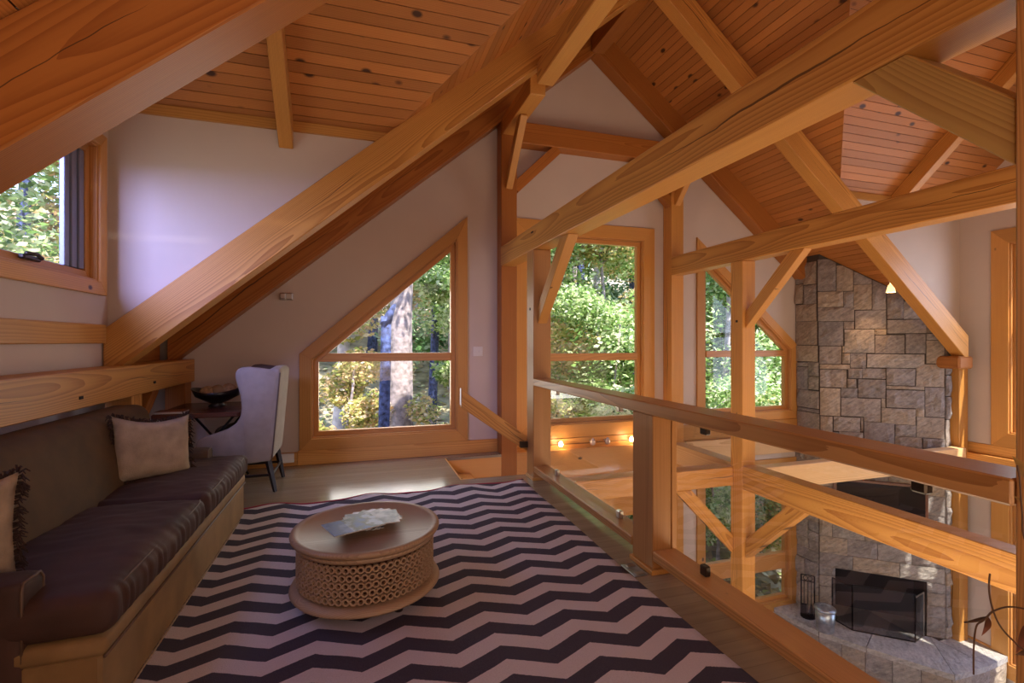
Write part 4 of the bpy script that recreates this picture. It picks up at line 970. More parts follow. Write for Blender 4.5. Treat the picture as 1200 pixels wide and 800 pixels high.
# ------------------------------------------------------------------ soft shapes
def softbox(x0, x1, y0, y1, z0, z1, r=0.05, bulge=(0, 0, 0.02), n=(12, 12, 6), nz=0.0, nf=4.0, seed=0, f=None):
    """rounded cushion-like box as one closed surface"""
    c = Vector(((x0 + x1) / 2, (y0 + y1) / 2, (z0 + z1) / 2)); h = Vector(((x1 - x0) / 2, (y1 - y0) / 2, (z1 - z0) / 2))
    bm = bmesh.new(); bmesh.ops.create_cube(bm, size=2)
    me = {}
    # build the six grids by hand for control
    bm.clear(); idx = {}
    V = []; Fc = []
    def key(i, j, k): return (i, j, k)
    def vert(i, j, k):
        if key(i, j, k) in idx: return idx[key(i, j, k)]
        t = []
        for q, m_ in ((i, n[0]), (j, n[1]), (k, n[2])):
            s_ = q / m_ * 2 - 1; t.append(math.copysign(1 - (1 - abs(s_)) ** 1.35, s_) if True else s_)
        p = Vector((t[0] * h.x, t[1] * h.y, t[2] * h.z))
        # round corners
        rr = min(r, h.x, h.y, h.z); inner_ = Vector((max(-(h.x - rr), min(h.x - rr, p.x)), max(-(h.y - rr), min(h.y - rr, p.y)), max(-(h.z - rr), min(h.z - rr, p.z))))
        d = p - inner_
        if d.length > 1e-6: p = inner_ + d.normalized() * min(rr, d.length if d.length < rr else rr)
        ex = (1 - t[0] ** 2); ey = (1 - t[1] ** 2); ez = (1 - t[2] ** 2)
        p.x += math.copysign(bulge[0], t[0]) * ey * ez * (abs(t[0]) ** 2); p.y += math.copysign(bulge[1], t[1]) * ex * ez * (abs(t[1]) ** 2); p.z += math.copysign(bulge[2], t[2]) * ex * ey * (abs(t[2]) ** 2)
        p += c
        if nz: p += Vector((noise.noise(p * nf + Vector((seed, 0, 0))), noise.noise(p * nf + Vector((0, seed, 9))), noise.noise(p * nf + Vector((3, 7, seed))))) * nz
        if f: p = f(p)
        idx[key(i, j, k)] = len(V); V.append(p); return len(V) - 1
    for i in range(n[0]):
        for j in range(n[1]):
            for k in (0, n[2]): Fc.append((vert(i, j, k), vert(i + 1, j, k), vert(i + 1, j + 1, k), vert(i, j + 1, k)))
    for i in range(n[0]):
        for k in range(n[2]):
            for j in (0, n[1]): Fc.append((vert(i, j, k), vert(i + 1, j, k), vert(i + 1, j, k + 1), vert(i, j, k + 1)))
    for j in range(n[1]):
        for k in range(n[2]):
            for i in (0, n[0]): Fc.append((vert(i, j, k), vert(i, j + 1, k), vert(i, j + 1, k + 1), vert(i, j, k + 1)))
    bm.free(); return V, Fc
def soft(name, *a, mat=None, parent=None, **k):
    V, Fc = softbox(*a, **k); return mesh_obj(name, V, Fc, mat, parent, smooth=True)

# ------------------------------------------------------------------ sofa
SX = -0.873; SY0, SY1 = 2.09, 4.35
so = empty('sofa', (-1.3, 3.2, 0), 'long brown velvet sofa with low arms along the left wall', 'sofa')
b_ = box('sofa_base', -1.66, SX, SY0, SY1, 0.012, 0.285, VELBASE, so, bevel=0.012, ax=(0, 1, 0)); smooth_angle(b_)
soft('base_rail', -1.62, SX + 0.012, SY0 - 0.008, SY1 + 0.005, 0.275, 0.345, r=0.02, bulge=(0, 0, 0), n=(4, 30, 3), mat=VELBASE, parent=so)
tube('lower_piping', [(SX + 0.006, SY0 + 0.01, 0.272), (SX + 0.006, SY1, 0.272)], 0.006, PIPE, so, n=6)
# nailhead strip along the bottom front
V, Fc = tube_data([(SX + 0.003, SY0 + 0.005 + i * (SY1 - SY0 - 0.01) / 150, 0.018) for i in range(151)], [0.0055 if i % 2 else 0.0035 for i in range(151)], 5)
mesh_obj('nailhead_trim', V, Fc, PILLOW, so)
def cush(y0, y1, seed, ear0, ear1):
    def f(p):
        # ruching on the front border
        if p.x > SX - 0.10:
            k = min(1, (p.x - (SX - 0.10)) / 0.07); p.x += 0.0065 * k * (0.7 * math.sin(p.y * 80 + 6 * noise.noise(Vector((p.y * 9, seed, 0))) + 4 * p.z) + 0.8 * noise.noise(Vector((p.y * 45, seed, p.z * 8)))) * (1 - abs((p.z - 0.43) / 0.09) ** 2 if abs(p.z - 0.43) < 0.09 else 0)
        if p.z > 0.40:
            p.z += 0.012 * noise.noise(Vector((p.x * 5, p.y * 5, seed))) + 0.006 * noise.noise(Vector((p.x * 16, p.y * 16, seed + 4)))
        return p
    sc_ = soft('seat_cushion', -1.47, SX + 0.03, y0, y1, 0.345, 0.50, r=0.05, bulge=(0.012, 0.008, 0.03), n=(20, 110, 10), mat=VELS, parent=so, f=f)
    z_ = 0.495
    path = [(-1.05, y0 + 0.012, z_ + 0.0), (SX - 0.03, y0 + 0.015, z_ - 0.01), (SX + 0.008, y0 + 0.05, z_ - 0.014)] + [(SX + 0.012 + 0.005 * math.sin(t * 9), y0 + 0.08 + (y1 - y0 - 0.16) * t, z_ - 0.012 + 0.006 * math.sin(t * 7)) for t in [i / 16 for i in range(17)]] + [(SX + 0.0, y1 - 0.02, z_ - 0.01)]
    tube('cushion_piping', path[2:], 0.005, PIPE, sc_, n=6)
cush(2.085, 3.235, 1.0, True, False); cush(3.245, 4.36, 5.0, False, True)
def tilt(p):
    k = max(0, (p.z - 0.35)) ; p.x -= k * 0.26; return p
bk_ = soft('backrest', -1.60, -1.36, SY0 + 0.02, SY1 - 0.02, 0.32, 0.935, r=0.07, bulge=(0.02, 0, 0.006), n=(8, 40, 14), mat=VELB, parent=so, f=tilt)
tube('back_piping', [(-1.405 - 0.26 * 0.56, SY0 + 0.06 + (SY1 - SY0 - 0.12) * i / 20, 0.905 + 0.004 * math.sin(i)) for i in range(21)], 0.005, PIPE, bk_, n=6)
for y0, y1 in ((SY0 - 0.012, SY0 + 0.125), (SY1 - 0.12, SY1 + 0.01)):
    a_ = soft('armrest', -1.64, -1.095, y0, y1, 0.02, 0.575, r=0.022, bulge=(0, 0, 0.006), n=(8, 6, 10), mat=VELB if y0 > 3 else VELS, parent=so)
    tube('arm_piping', [(-1.097, y0 + 0.008, 0.30), (-1.097, y0 + 0.008, 0.54), (-1.10, y0 + 0.02, 0.568), (-1.10, y1 - 0.02, 0.568), (-1.097, y1 - 0.008, 0.545), (-1.097, y1 - 0.008, 0.30)], 0.005, PIPE, a_, n=6)
for x, y in ((-1.58, 2.15), (-0.95, 2.15), (-1.58, 4.28), (-0.95, 4.28)): box('foot', x - 0.03, x + 0.03, y - 0.03, y + 0.03, 0.0075, 0.03, DARKW, so)

def pillow(loc, w, h, t, rot, label, seed, fringe=True):
    """rot: (tilt back, yaw) - pillow stands in its local XZ plane"""
    e = empty('throw_pillow', loc, label, 'pillow', 'throw pillows on the sofa')
    M = Matrix.Translation(Vector(loc)) @ Matrix.Rotation(rot[1], 4, 'Z') @ Matrix.Rotation(rot[0], 4, 'X') @ Matrix.Rotation(rot[2], 4, 'Y')
    n_ = 18; V = []; Fc = []
    for s_ in (1, -1):
        for j in range(n_ + 1):
            for i in range(n_ + 1):
                a = i / n_ * 2 - 1; b = j / n_ * 2 - 1
                k = (max(0, 1 - a ** 4) * max(0, 1 - b ** 4)) ** 0.55
                pin = 1 - 0.07 * (1 - abs(a) ** 2) * (abs(b) ** 3); pin2 = 1 - 0.07 * (1 - abs(b) ** 2) * (abs(a) ** 3)
                sag = 0.035 * (1 - a * a) * max(0, b)
                p = Vector((a * w / 2 * pin2, s_ * t / 2 * k + 0.008 * noise.noise(Vector((a * 3 + seed, b * 3, s_))), h / 2 + b * h / 2 * pin - sag)); V.append(M @ p)
    m_ = (n_ + 1) ** 2
    for s_ in (0, 1):
        for j in range(n_):
            for i in range(n_):
                k = s_ * m_ + j * (n_ + 1) + i; Fc.append((k, k + 1, k + n_ + 2, k + n_ + 1))
    bm = bmesh.new(); vv = [bm.verts.new(v) for v in V]
    for f_ in Fc: bm.faces.new([vv[i] for i in f_])
    bmesh.ops.remove_doubles(bm, verts=bm.verts, dist=0.0006)
    bm.verts.index_update(); V2 = [v.co.copy() for v in bm.verts]; F2 = [tuple(v.index for v in f_.verts) for f_ in bm.faces]; bm.free()
    mesh_obj('pillow_body', V2, F2, PILLOW, e, smooth=True)
    if fringe:
        rr = random.Random(seed); parts = []
        for k in range(420):
            s_ = rr.random() * 4; q = int(s_); f_ = (s_ - q) * 2 - 1
            a, b = [(f_, 1), (1, f_), (f_, -1), (-1, f_)][q]
            pin = 1 - 0.07 * (1 - abs(a) ** 2) * (abs(b) ** 3); pin2 = 1 - 0.07 * (1 - abs(b) ** 2) * (abs(a) ** 3); sag = 0.035 * (1 - a * a) * max(0, b)
            p = Vector((a * w / 2 * pin2, 0, h / 2 + b * h / 2 * pin - sag)); o_ = Vector((a if q in (1, 3) else rr.uniform(-.5, .5), rr.uniform(-1.1, 1.1), b if q in (0, 2) else rr.uniform(-.5, .5))).normalized()
            L_ = rr.uniform(0.02, 0.042); e2 = p + o_ * L_ + Vector((0, rr.uniform(-.01, .01), -0.012))
            parts.append(tube_data([M @ p, M @ (p + o_ * L_ * .6 + Vector((0, 0, .004))), M @ e2], [0.003, 0.0035, 0.002], 4))
        V, Fc = merge(parts); tag(mesh_obj('fringe', V, Fc, FRINGE, e), kind='stuff')
    return e
pillow((-1.27, 3.72, 0.505), 0.46, 0.42, 0.15, (-0.25, PI * 0.25, 0.10), 'beige pillow with dark fringe at the far end of the sofa', 3)
pillow((-1.40, 2.23, 0.525), 0.38, 0.38, 0.17, (-0.16, PI * 0.12, 0.0), 'beige pillow at the near end of the sofa, cut by the picture edge', 9)

# ------------------------------------------------------------------ coffee table
CT = Vector((0.046, 2.79, 0.0)); ZT = 0.392; RT = 0.392
ct = empty('coffee_table', (CT.x, CT.y, 0.01), 'round carved wooden drum coffee table in the middle of the rug', 'coffee table')
lathe('table_top', [(0.05, ZT - 0.032), (0.375, ZT - 0.032), (0.388, ZT - 0.022), (RT, ZT - 0.010), (0.388, ZT + 0.001), (0.370, ZT + 0.003), (0.352, ZT - 0.001), (0.345, ZT - 0.010), (0.10, ZT - 0.010), (0.002, ZT - 0.010)], CT, TABW, ct, n=72, caps=True)
lathe('top_moulding', [(0.33, ZT - 0.06), (0.362, ZT - 0.058), (0.372, ZT - 0.045), (0.365, ZT - 0.030), (0.33, ZT - 0.030)], CT, TABW, ct, n=72)
lathe('base_flange', [(0.30, 0.085), (0.385, 0.088), (0.394, 0.098), (0.385, 0.112), (0.365, 0.122), (0.30, 0.124)], CT, TABW, ct, n=72)
lathe('inner_drum', [(0.30, 0.12), (0.30, ZT - 0.06)], CT, DESKW, ct, n=48)
parts = []
rows = 5; nc = 64; z0_, z1_ = 0.135, ZT - 0.068; rad = 0.356
for r_ in range(rows):
    zc_ = z0_ + (z1_ - z0_) * (r_ + 0.5) / rows
    for k in range(nc):
        a = 2 * PI * (k + 0.5 * (r_ % 2)) / nc; ca, sa = math.cos(a), math.sin(a)
        ctr = Vector((CT.x + rad * ca, CT.y + rad * sa, zc_)); T = Vector((-sa, ca, 0)); Z_ = Vector((0, 0, 1)); O_ = Vector((ca, sa, 0))
        V = []; Fc = []
        m_ = 8; ro, ri = 0.0195, 0.0105
        for q in range(m_):
            t = 2 * PI * q / m_ + PI / 8; d_ = T * math.cos(t) + Z_ * math.sin(t)
            V += [ctr + d_ * ro - O_ * 0.012, ctr + d_ * ro * 0.96 + O_ * 0.004, ctr + d_ * ri + O_ * 0.004, ctr + d_ * ri - O_ * 0.012]
        for q in range(m_):
            n2_ = (q + 1) % m_
            for s_ in range(4): Fc.append((q * 4 + s_, q * 4 + (s_ + 1) % 4, n2_ * 4 + (s_ + 1) % 4, n2_ * 4 + s_))
        parts.append((V, Fc))
V, Fc = merge(parts); tag(mesh_obj('openwork_band', V, Fc, TABW, ct), kind='stuff')
for a in (0.6, 2.17, 3.74, 5.31):
    p = CT + Vector((0.27 * math.cos(a), 0.27 * math.sin(a), 0))
    lathe('leg', [(0.022, 0.012), (0.028, 0.05), (0.03, 0.088)], p, DARKW, ct, n=12)

# magazines
def mag_mat(i, base, acc, acc2):
    m, nt, b = newmat('magazine_cover_%d' % i); L = nt.links
    tc = N(nt, 'ShaderNodeTexCoord'); mp = N(nt, 'ShaderNodeMapping'); mp.inputs['Location'].default_value = (i * 3.1, i, 0); L.new(tc.outputs['Object'], mp.inputs[0])
    n = N(nt, 'ShaderNodeTexNoise'); n.inputs['Scale'].default_value = 13; n.inputs['Detail'].default_value = 3; L.new(mp.outputs[0], n.inputs[0])
    r = ramp(nt, [(0.36, base), (0.5, acc), (0.62, acc2)]); L.new(n.outputs['Fac'], r.inputs[0])
    sp = N(nt, 'ShaderNodeSeparateXYZ'); L.new(tc.outputs['Object'], sp.inputs[0])
    low = math_(nt, 'LESS_THAN', sp.outputs[0], -0.035)
    col = mix(nt, math_(nt, 'MULTIPLY', low, 0.65), r.outputs[0], base)
    L.new(col, b.inputs['Base Color']); b.inputs['Roughness'].default_value = 0.38; b.inputs['Specular IOR Level'].default_value = 0.35; return m
pal = [((0.05, 0.07, 0.12), (0.25, 0.28, 0.32), (0.60, 0.62, 0.66)), ((0.30, 0.32, 0.36), (0.55, 0.56, 0.6), (0.75, 0.75, 0.78)), ((0.04, 0.05, 0.06), (0.10, 0.13, 0.12), (0.45, 0.47, 0.46)), ((0.18, 0.20, 0.28), (0.50, 0.50, 0.56), (0.72, 0.70, 0.74)),
       ((0.03, 0.03, 0.05), (0.22, 0.24, 0.26), (0.55, 0.55, 0.58)), ((0.25, 0.24, 0.22), (0.5, 0.48, 0.45), (0.7, 0.68, 0.64)), ((0.04, 0.05, 0.09), (0.16, 0.18, 0.22), (0.42, 0.44, 0.48)), ((0.04, 0.11, 0.34), (0.06, 0.09, 0.07), (0.35, 0.44, 0.56))]
ang0 = 0.42; pivot = Vector((0.035, 2.93, 0))
pivot = Vector((-0.085, 2.70, 0))
desc = ['lowest', 'second lowest', 'third from the bottom', 'middle', 'fourth from the top', 'third from the top', 'second from the top', 'topmost']
NMAG = 8
for i in range(NMAG):
    th = math.radians(92 - i * 15.0)                      # fan from pointing away to pointing right
    c0 = Vector((0.03, 2.83, 0)); d_ = Vector((math.cos(th), math.sin(th), 0)); n_ = Vector((-d_.y, d_.x, 0))
    cc = c0 + d_ * 0.035 + Vector((0.01, 0.0, 0)) * i * 0.2 - Vector((0, 0.008, 0)) * i
    if i == NMAG - 1: cc = Vector((-0.025, 2.70, 0)); th = math.radians(22); d_ = Vector((math.cos(th), math.sin(th), 0)); n_ = Vector((-d_.y, d_.x, 0))
    z0 = ZT - 0.008 + i * 0.0065; hw, hh = 0.135, 0.10
    q = [cc - d_ * hw - n_ * hh, cc + d_ * hw - n_ * hh, cc + d_ * hw + n_ * hh, cc - d_ * hw + n_ * hh]
    P_ = lambda s: [Vector((p.x, p.y, s)) for p in q]
    e = mesh_obj('magazine', P_(z0) + P_(z0 + 0.0042), BOXF, PAGES, None, ax=d_)
    tag(e, 'glossy magazine in the fan on the coffee table, %s of the fan' % desc[i] if i < NMAG - 1 else 'blue-covered glossy magazine lying on top at the near side of the fan', 'magazine', 'magazines fanned on the coffee table')
    mesh_obj('cover', P_(z0 + 0.0043) + P_(z0 + 0.0051), BOXF, mag_mat(i, *pal[i]), e, ax=d_)

# ------------------------------------------------------------------ desk
dk = empty('writing_desk', (-1.38, 5.4, 0), 'dark wooden desk on crossed black iron legs under the eave', 'desk')
o = prism('desk_top', [(-1.72, 4.97), (-1.06, 4.97), (-0.985, 5.05), (-0.985, 5.74), (-1.06, 5.82), (-1.72, 5.82)], 0.715, 0.76, PM_, DESKW, dk, ax=(1, 0, 0), bevel=0.008)
for y in (5.08, 5.70):
    V, Fc = merge([stickd((-1.66, y, 0.01), (-1.10, y, 0.715), 0.02, 0.02), stickd((-1.10, y, 0.01), (-1.66, y, 0.715), 0.02, 0.02)])
    mesh_obj('crossed_legs', V, Fc, BLACK, dk)
stick('stretcher', (-1.38, 5.08, 0.36), (-1.38, 5.70, 0.36), 0.016, 0.016, BLACK, dk)
stick('corner_brace', (-1.02, 5.10, 0.71), (-1.12, 5.10, 0.45), 0.014, 0.014, BLACK, dk)
# bowl with balls
BC = Vector((-1.34, 5.50, 0.76))
bo = empty('black_bowl', tuple(BC), 'wide black footed bowl on the desk holding woven balls', 'bowl')
V, Fc = lathe_data([(0.075, 0), (0.08, 0.01), (0.05, 0.025), (0.10, 0.05), (0.19, 0.10), (0.225, 0.165), (0.217, 0.165), (0.18, 0.108), (0.09, 0.062), (0.002, 0.055)], BC, 36)
for i, v in enumerate(V):
    v = Vector(v); 
    if v.z > BC.z + 0.12: v.z += 0.02 * math.cos(2 * math.atan2(v.y - BC.y, v.x - BC.x)) 
    V[i] = v
mesh_obj('bowl_body', V, Fc, BOWL, bo, smooth=True)
for (dx, dy, dz, r, lb) in ((-0.075, -0.05, 0.135, 0.068, 'woven ball in the left side of the black bowl'), (0.01, -0.02, 0.14, 0.072, 'pale ball in the middle of the black bowl'), (0.10, 0.01, 0.145, 0.075, 'speckled woven ball in the right side of the black bowl')):
    bm = bmesh.new(); bmesh.ops.create_icosphere(bm, subdivisions=3, radius=r)
    for v in bm.verts: v.co += v.co.normalized() * 0.004 * noise.noise(v.co * 60)
    me = bpy.data.meshes.new('woven_ball'); bm.to_mesh(me); bm.free(); me.materials.append(PILLOW if dx == 0.01 else BALL)
    for p in me.polygons: p.use_smooth = True
    o = bpy.data.objects.new('woven_ball', me); COL.objects.link(o); o.location = BC + Vector((dx, dy, dz)); tag(o, lb, 'ball')
bk = empty('book', (-1.6, 5.04, 0.761), 'thin reddish book lying on the near left corner of the desk', 'book')
V, Fc = stickd((-1.70, 5.06, 0.770), (-1.48, 5.06, 0.770), 0.15, 0.016); mesh_obj('book_pages', V, Fc, PAGES, bk)
V, Fc = stickd((-1.702, 5.06, 0.780), (-1.478, 5.06, 0.780), 0.154, 0.004); mesh_obj('book_cover', V, Fc, plain('book_cover_red', (0.32, 0.14, 0.12), 0.25), bk)

# ------------------------------------------------------------------ wing chair
wc = empty('wing_chair', (-0.95, 5.3, 0), 'grey upholstered wing chair with dark splayed legs, pulled up to the desk', 'chair')
def side_panel(y0, y1, mat, nm):
    # outline in XZ (chair faces -X): wing top, curved down to the arm, base
    pr_ = [(-0.665, 0.30), (-0.655, 0.55), (-0.625, 0.85), (-0.600, 1.08), (-0.615, 1.125), (-0.66, 1.14), (-0.76, 1.155), (-0.88, 1.17), (-0.955, 1.165), (-1.0, 1.13), (-1.005, 1.08), (-0.985, 1.0), (-0.955, 0.90),
           (-0.945, 0.80), (-0.955, 0.72), (-1.0, 0.655), (-1.08, 0.61), (-1.2, 0.575), (-1.32, 0.545), (-1.36, 0.51), (-1.365, 0.45), (-1.35, 0.30), (-1.2, 0.29), (-0.9, 0.285)]
    o = prism(nm, pr_, y0, y1, lambda a, b, c: (-1.10 + (a + 1.05) * 0.86, c, b), mat, wc, bevel=0.014); smooth_angle(o, 1.0); return o
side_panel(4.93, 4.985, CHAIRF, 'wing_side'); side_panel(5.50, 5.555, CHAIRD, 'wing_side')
def ctilt(p): p.x += (p.z - 0.3) * 0.085; return p
soft('chair_back', -0.87, -0.755, 4.935, 5.55, 0.30, 1.15, r=0.04, bulge=(0.01, 0, 0.015), n=(6, 16, 16), mat=CHAIRF, parent=wc, f=ctilt)
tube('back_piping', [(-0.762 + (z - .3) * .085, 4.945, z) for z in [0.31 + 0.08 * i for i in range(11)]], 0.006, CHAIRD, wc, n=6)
soft('chair_seat', -1.36, -0.82, 4.98, 5.505, 0.30, 0.49, r=0.05, bulge=(0.01, 0, 0.02), n=(12, 12, 6), mat=CHAIRF, parent=wc)
for (x, y, dx) in ((-0.80, 4.985, 0.06), (-0.80, 5.50, 0.06), (-1.31, 4.985, -0.03), (-1.31, 5.50, -0.03)):
    V, Fc = merge([tube_data([(x, y, 0.30), (x + dx * 0.5, y, 0.15), (x + dx, y, 0.0)], [0.030, 0.025, 0.018], 4)])
    mesh_obj('leg', V, Fc, DARKW, wc)
stick('stretcher', (-0.765, 4.985, 0.16), (-1.32, 4.985, 0.16), 0.018, 0.025, DARKW, wc); stick('stretcher', (-0.765, 5.50, 0.16), (-1.32, 5.50, 0.16), 0.018, 0.025, DARKW, wc)
stick('stretcher', (-0.765, 4.985, 0.16), (-0.765, 5.50, 0.16), 0.018, 0.025, DARKW, wc)

# ------------------------------------------------------------------ dried vine arrangement (vase stands outside the frame)
va = empty('dried_vine', (1.42, 0.42, 0), 'dried curling vine stems with brown leaves at the right edge before the railing', 'dried plant')
lathe('vase', [(0.07, 0.0), (0.10, 0.05), (0.12, 0.2), (0.09, 0.38), (0.05, 0.46), (0.06, 0.50)], (1.42, 0.42, 0), CERAM, va, n=24)
def pt(x, y, X0=1.60): a = ray(x, y); k = X0 / a.x; return Vector((X0, a.y * k, 1.4 + a.z * k))
def crv(P_, n=8):
    out = []
    for i in range(len(P_) - 1):
        p0 = P_[max(i - 1, 0)]; p1 = P_[i]; p2 = P_[i + 1]; p3 = P_[min(i + 2, len(P_) - 1)]
        for k in range(n):
            t = k / n; out.append(0.5 * ((2 * p1) + (-p0 + p2) * t + (2 * p0 - 5 * p1 + 4 * p2 - p3) * t * t + (-p0 + 3 * p1 - 3 * p2 + p3) * t ** 3))
    return out + [P_[-1]]
vs = [Vector((1.42, 0.42, 0.48)), Vector((1.52, 0.55, 0.56)), Vector((1.58, 0.66, 0.60)), pt(1193, 763), pt(1172, 733), pt(1165, 715), pt(1160, 690), pt(1158, 665), pt(1164, 655)]
stems = [[vs[0], vs[1], vs[2], pt(1205, 765), pt(1187, 750), pt(1172, 733), pt(1163, 712), pt(1159, 690), pt(1160, 672)],
         [vs[0], vs[1], pt(1230, 720), pt(1200, 713), pt(1180, 711), pt(1162, 717), pt(1154, 725), pt(1143, 728), pt(1130, 729)],
         [pt(1162, 717), pt(1152, 727), pt(1144, 734), pt(1141, 760), pt(1141, 790)],
         [vs[0], pt(1260, 700), pt(1205, 640), pt(1198, 600), pt(1195, 560), pt(1192, 545)]]
for s_ in stems: tube('stem', crv(s_, 5), 0.0022, VINE, va, n=5)
def leaf(a, b, w_, bend=0.0, mat=VLEAF):
    a = Vector(a); b = Vector(b); d_ = b - a; L_ = d_.length; sx = d_.cross(Vector((1, 0, 0.0))).normalized()
    V = []; Fc = []; n_ = 8
    for i in range(n_ + 1):
        t = i / n_; c = a + d_ * t + Vector((bend * math.sin(t * PI), 0, 0)); ww = w_ * math.sin(PI * t ** 0.8) * (1 - 0.2 * t)
        V += [c - sx * ww + Vector((0.25 * ww, 0, 0)), c, c + sx * ww + Vector((0.25 * ww, 0, 0))]
    for i in range(n_):
        for k in (0, 1): Fc.append((i * 3 + k, i * 3 + k + 1, i * 3 + k + 4, i * 3 + k + 3))
    return mesh_obj('leaf', V, Fc, mat, va, smooth=True, fix=False)
VL2 = plain('dried_vine_leaf_red', (0.22, 0.08, 0.04), 0.5, var=0.4, vscale=12)
leaf(pt(1158, 722), pt(1150, 745), 0.008, 0.01, VL2); leaf(pt(1159, 722), pt(1130, 729), 0.003, 0.004, VINE)
leaf(pt(1206, 730), pt(1190, 765), 0.014, 0.01, VL2); leaf(pt(1212, 764), pt(1189, 767), 0.009, 0.01, VINE); leaf(pt(1203, 562), pt(1186, 534), 0.013, 0.01)
leaf(pt(1200, 590), pt(1187, 580), 0.005, 0.0)

# ------------------------------------------------------------------ outside: hillside and trees
V = []; Fc = []; nx, ny = 60, 44
def gz(x, y):
    d_ = max(0, y - 7.0); w_ = -3.4 + d_ * 0.33 if y > 7 else -3.4
    if x < -3: w_ += (-3 - x) * 0.14
    return w_ + 0.35 * noise.noise(Vector((x * 0.25, y * 0.25, 0)))
X0_, X1_, Y0_, Y1_ = -34, 46, -14, 44
for j in range(ny + 1):
    for i in range(nx + 1):
        x = X0_ + (X1_ - X0_) * i / nx; y = Y0_ + (Y1_ - Y0_) * j / ny; V.append((x, y, gz(x, y)))
for j in range(ny):
    for i in range(nx): k = j * (nx + 1) + i; Fc.append((k, k + 1, k + nx + 2, k + nx + 1))
gd = mesh_obj('ground', V, Fc, GROUND, smooth=True, fix=False, origin=(0, 0, 0)); tag(gd, kind='structure')
def leaves(name, centers, radii, count, size, mat, parent, flat=0.5, seed=0):
    r = np.random.default_rng(seed); centers = np.array(centers, float); radii = np.array(radii, float)
    count = int(count * 1.9); size = size * 0.62
    k = r.choice(len(centers), count, p=radii ** 2 / (radii ** 2).sum())
    d_ = r.normal(size=(count, 3)); d_ /= np.linalg.norm(d_, axis=1)[:, None]; rad = r.random(count) ** 0.5
    p = centers[k] + d_ * (radii[k] * rad)[:, None] * np.array([1, 1, 0.75])
    a = r.normal(size=(count, 3)); a[:, 2] *= flat; a /= np.linalg.norm(a, axis=1)[:, None]
    n_ = r.normal(size=(count, 3)) * 0.7 + np.array([0.2, -0.5, 0.7]); bt = np.cross(n_, a); bt /= np.linalg.norm(bt, axis=1)[:, None]
    s = size * (0.55 + 0.9 * r.random(count))[:, None]
    v = np.stack([p - a * s, p + bt * s * 0.5, p + a * s, p - bt * s * 0.5], 1).reshape(-1, 3)
    me = bpy.data.meshes.new(name); o0 = centers.mean(0); v = v - o0
    me.vertices.add(count * 4); me.vertices.foreach_set('co', v.astype(np.float32).ravel())
    me.loops.add(count * 4); me.loops.foreach_set('vertex_index', np.arange(count * 4, dtype=np.int32))
    me.polygons.add(count); me.polygons.foreach_set('loop_start', np.arange(0, count * 4, 4, dtype=np.int32)); me.update(); me.validate()
    me.materials.append(mat); o = bpy.data.objects.new(name, me); COL.objects.link(o)
    if parent:
        o.parent = parent; pm = PM[parent.name]; o.matrix_basis = pm.inverted() @ Matrix.Translation(Vector(o0))
    else: o.location = o0
    return tag(o, kind='stuff')
def tree(x, y, h, crown, mat, label, r=0.12, bark=BARK, seed=0, n=9000, leafs=0.11, lean=0.0, z0=None, low=0.25, branches=6, cat='tree', name='woodland_tree', spread=1.0):
    rr = random.Random(seed); zb = gz(x, y) - 0.1 if z0 is None else z0
    e = empty(name, (x, y, zb), label, cat, 'trees outside the windows')
    pts = [(x + lean * t * h + 0.12 * math.sin(t * 5 + seed), y, zb + h * t) for t in [i / 7 for i in range(8)]]
    tube('trunk', pts, [r * (1.25 - 0.75 * i / 7) if i else r * 1.5 for i in range(8)], bark, e, n=10)
    cs_ = []; rs_ = []; parts = []
    for k in range(branches):
        t = low + (1 - low) * (k + rr.random()) / branches; a = rr.uniform(0, 2 * PI); L_ = crown * spread * rr.uniform(0.5, 1.0)
        b0 = Vector((x + lean * t * h + 0.12 * math.sin(t * 5 + seed), y, zb + h * t)); b1 = b0 + Vector((math.cos(a) * L_, math.sin(a) * L_, L_ * rr.uniform(0.1, 0.5)))
        parts.append(tube_data([b0, (b0 + b1) / 2 + Vector((0, 0, 0.1)), b1], [r * 0.35, r * 0.25, r * 0.08], 5)); cs_.append(tuple(b1)); rs_.append(crown * rr.uniform(0.45, 0.8))
        cs_.append(tuple((b0 + b1) / 2)); rs_.append(crown * rr.uniform(0.35, 0.6))
    V, Fc = merge(parts); mesh_obj('branches', V, Fc, bark, e)
    if n: leaves('foliage', cs_, rs_, n, leafs, mat, e, seed=seed)
    return e
# trees seen through the sloped left window
def at(px, Y): a = ray(px, 400); return a.x * Y / a.y
tree(at(477, 8.7), 8.7, 11, 1.6, LGREEN, 'massive grey-barked trunk in the sloped left window', r=0.215, seed=3, n=3500, low=0.62)
sb = empty('broken_trunk', (at(451, 8.0), 8.0, -3.3), 'slim blue-grey broken trunk left of the massive one', 'tree')
xx_ = at(451, 8.0); pts_ = [(xx_ + 0.02 * math.sin(i), 8.0, -3.4 + i * 0.65) for i in range(9)]
tube('trunk', pts_, [0.12, 0.105, 0.10, 0.10, 0.095, 0.09, 0.09, 0.085, 0.08], BARKB, sb, n=10); tube('stub', [(xx_, 8.0, 1.65), (xx_ + 0.08, 7.98, 1.85), (xx_ + 0.16, 7.96, 2.0)], [0.09, 0.06, 0.02], BARKB, sb)
tree(at(400, 11.0), 11.0, 10, 1.3, LYEL, 'slender pale trunk at the left side of the sloped window', r=0.13, bark=BARKW, seed=5, n=4200, low=0.3)
tree(at(505, 12.5), 12.5, 12, 1.8, LGREEN, 'slim dark trunk just right of the massive one', r=0.10, bark=BARKB, seed=6, n=7500, low=0.2)
tree(at(534, 9.6), 9.6, 6.5, 0.75, LGREEN, 'young green tree at the right side of the sloped window', r=0.05, seed=8, n=5500, leafs=0.085, low=0.25)
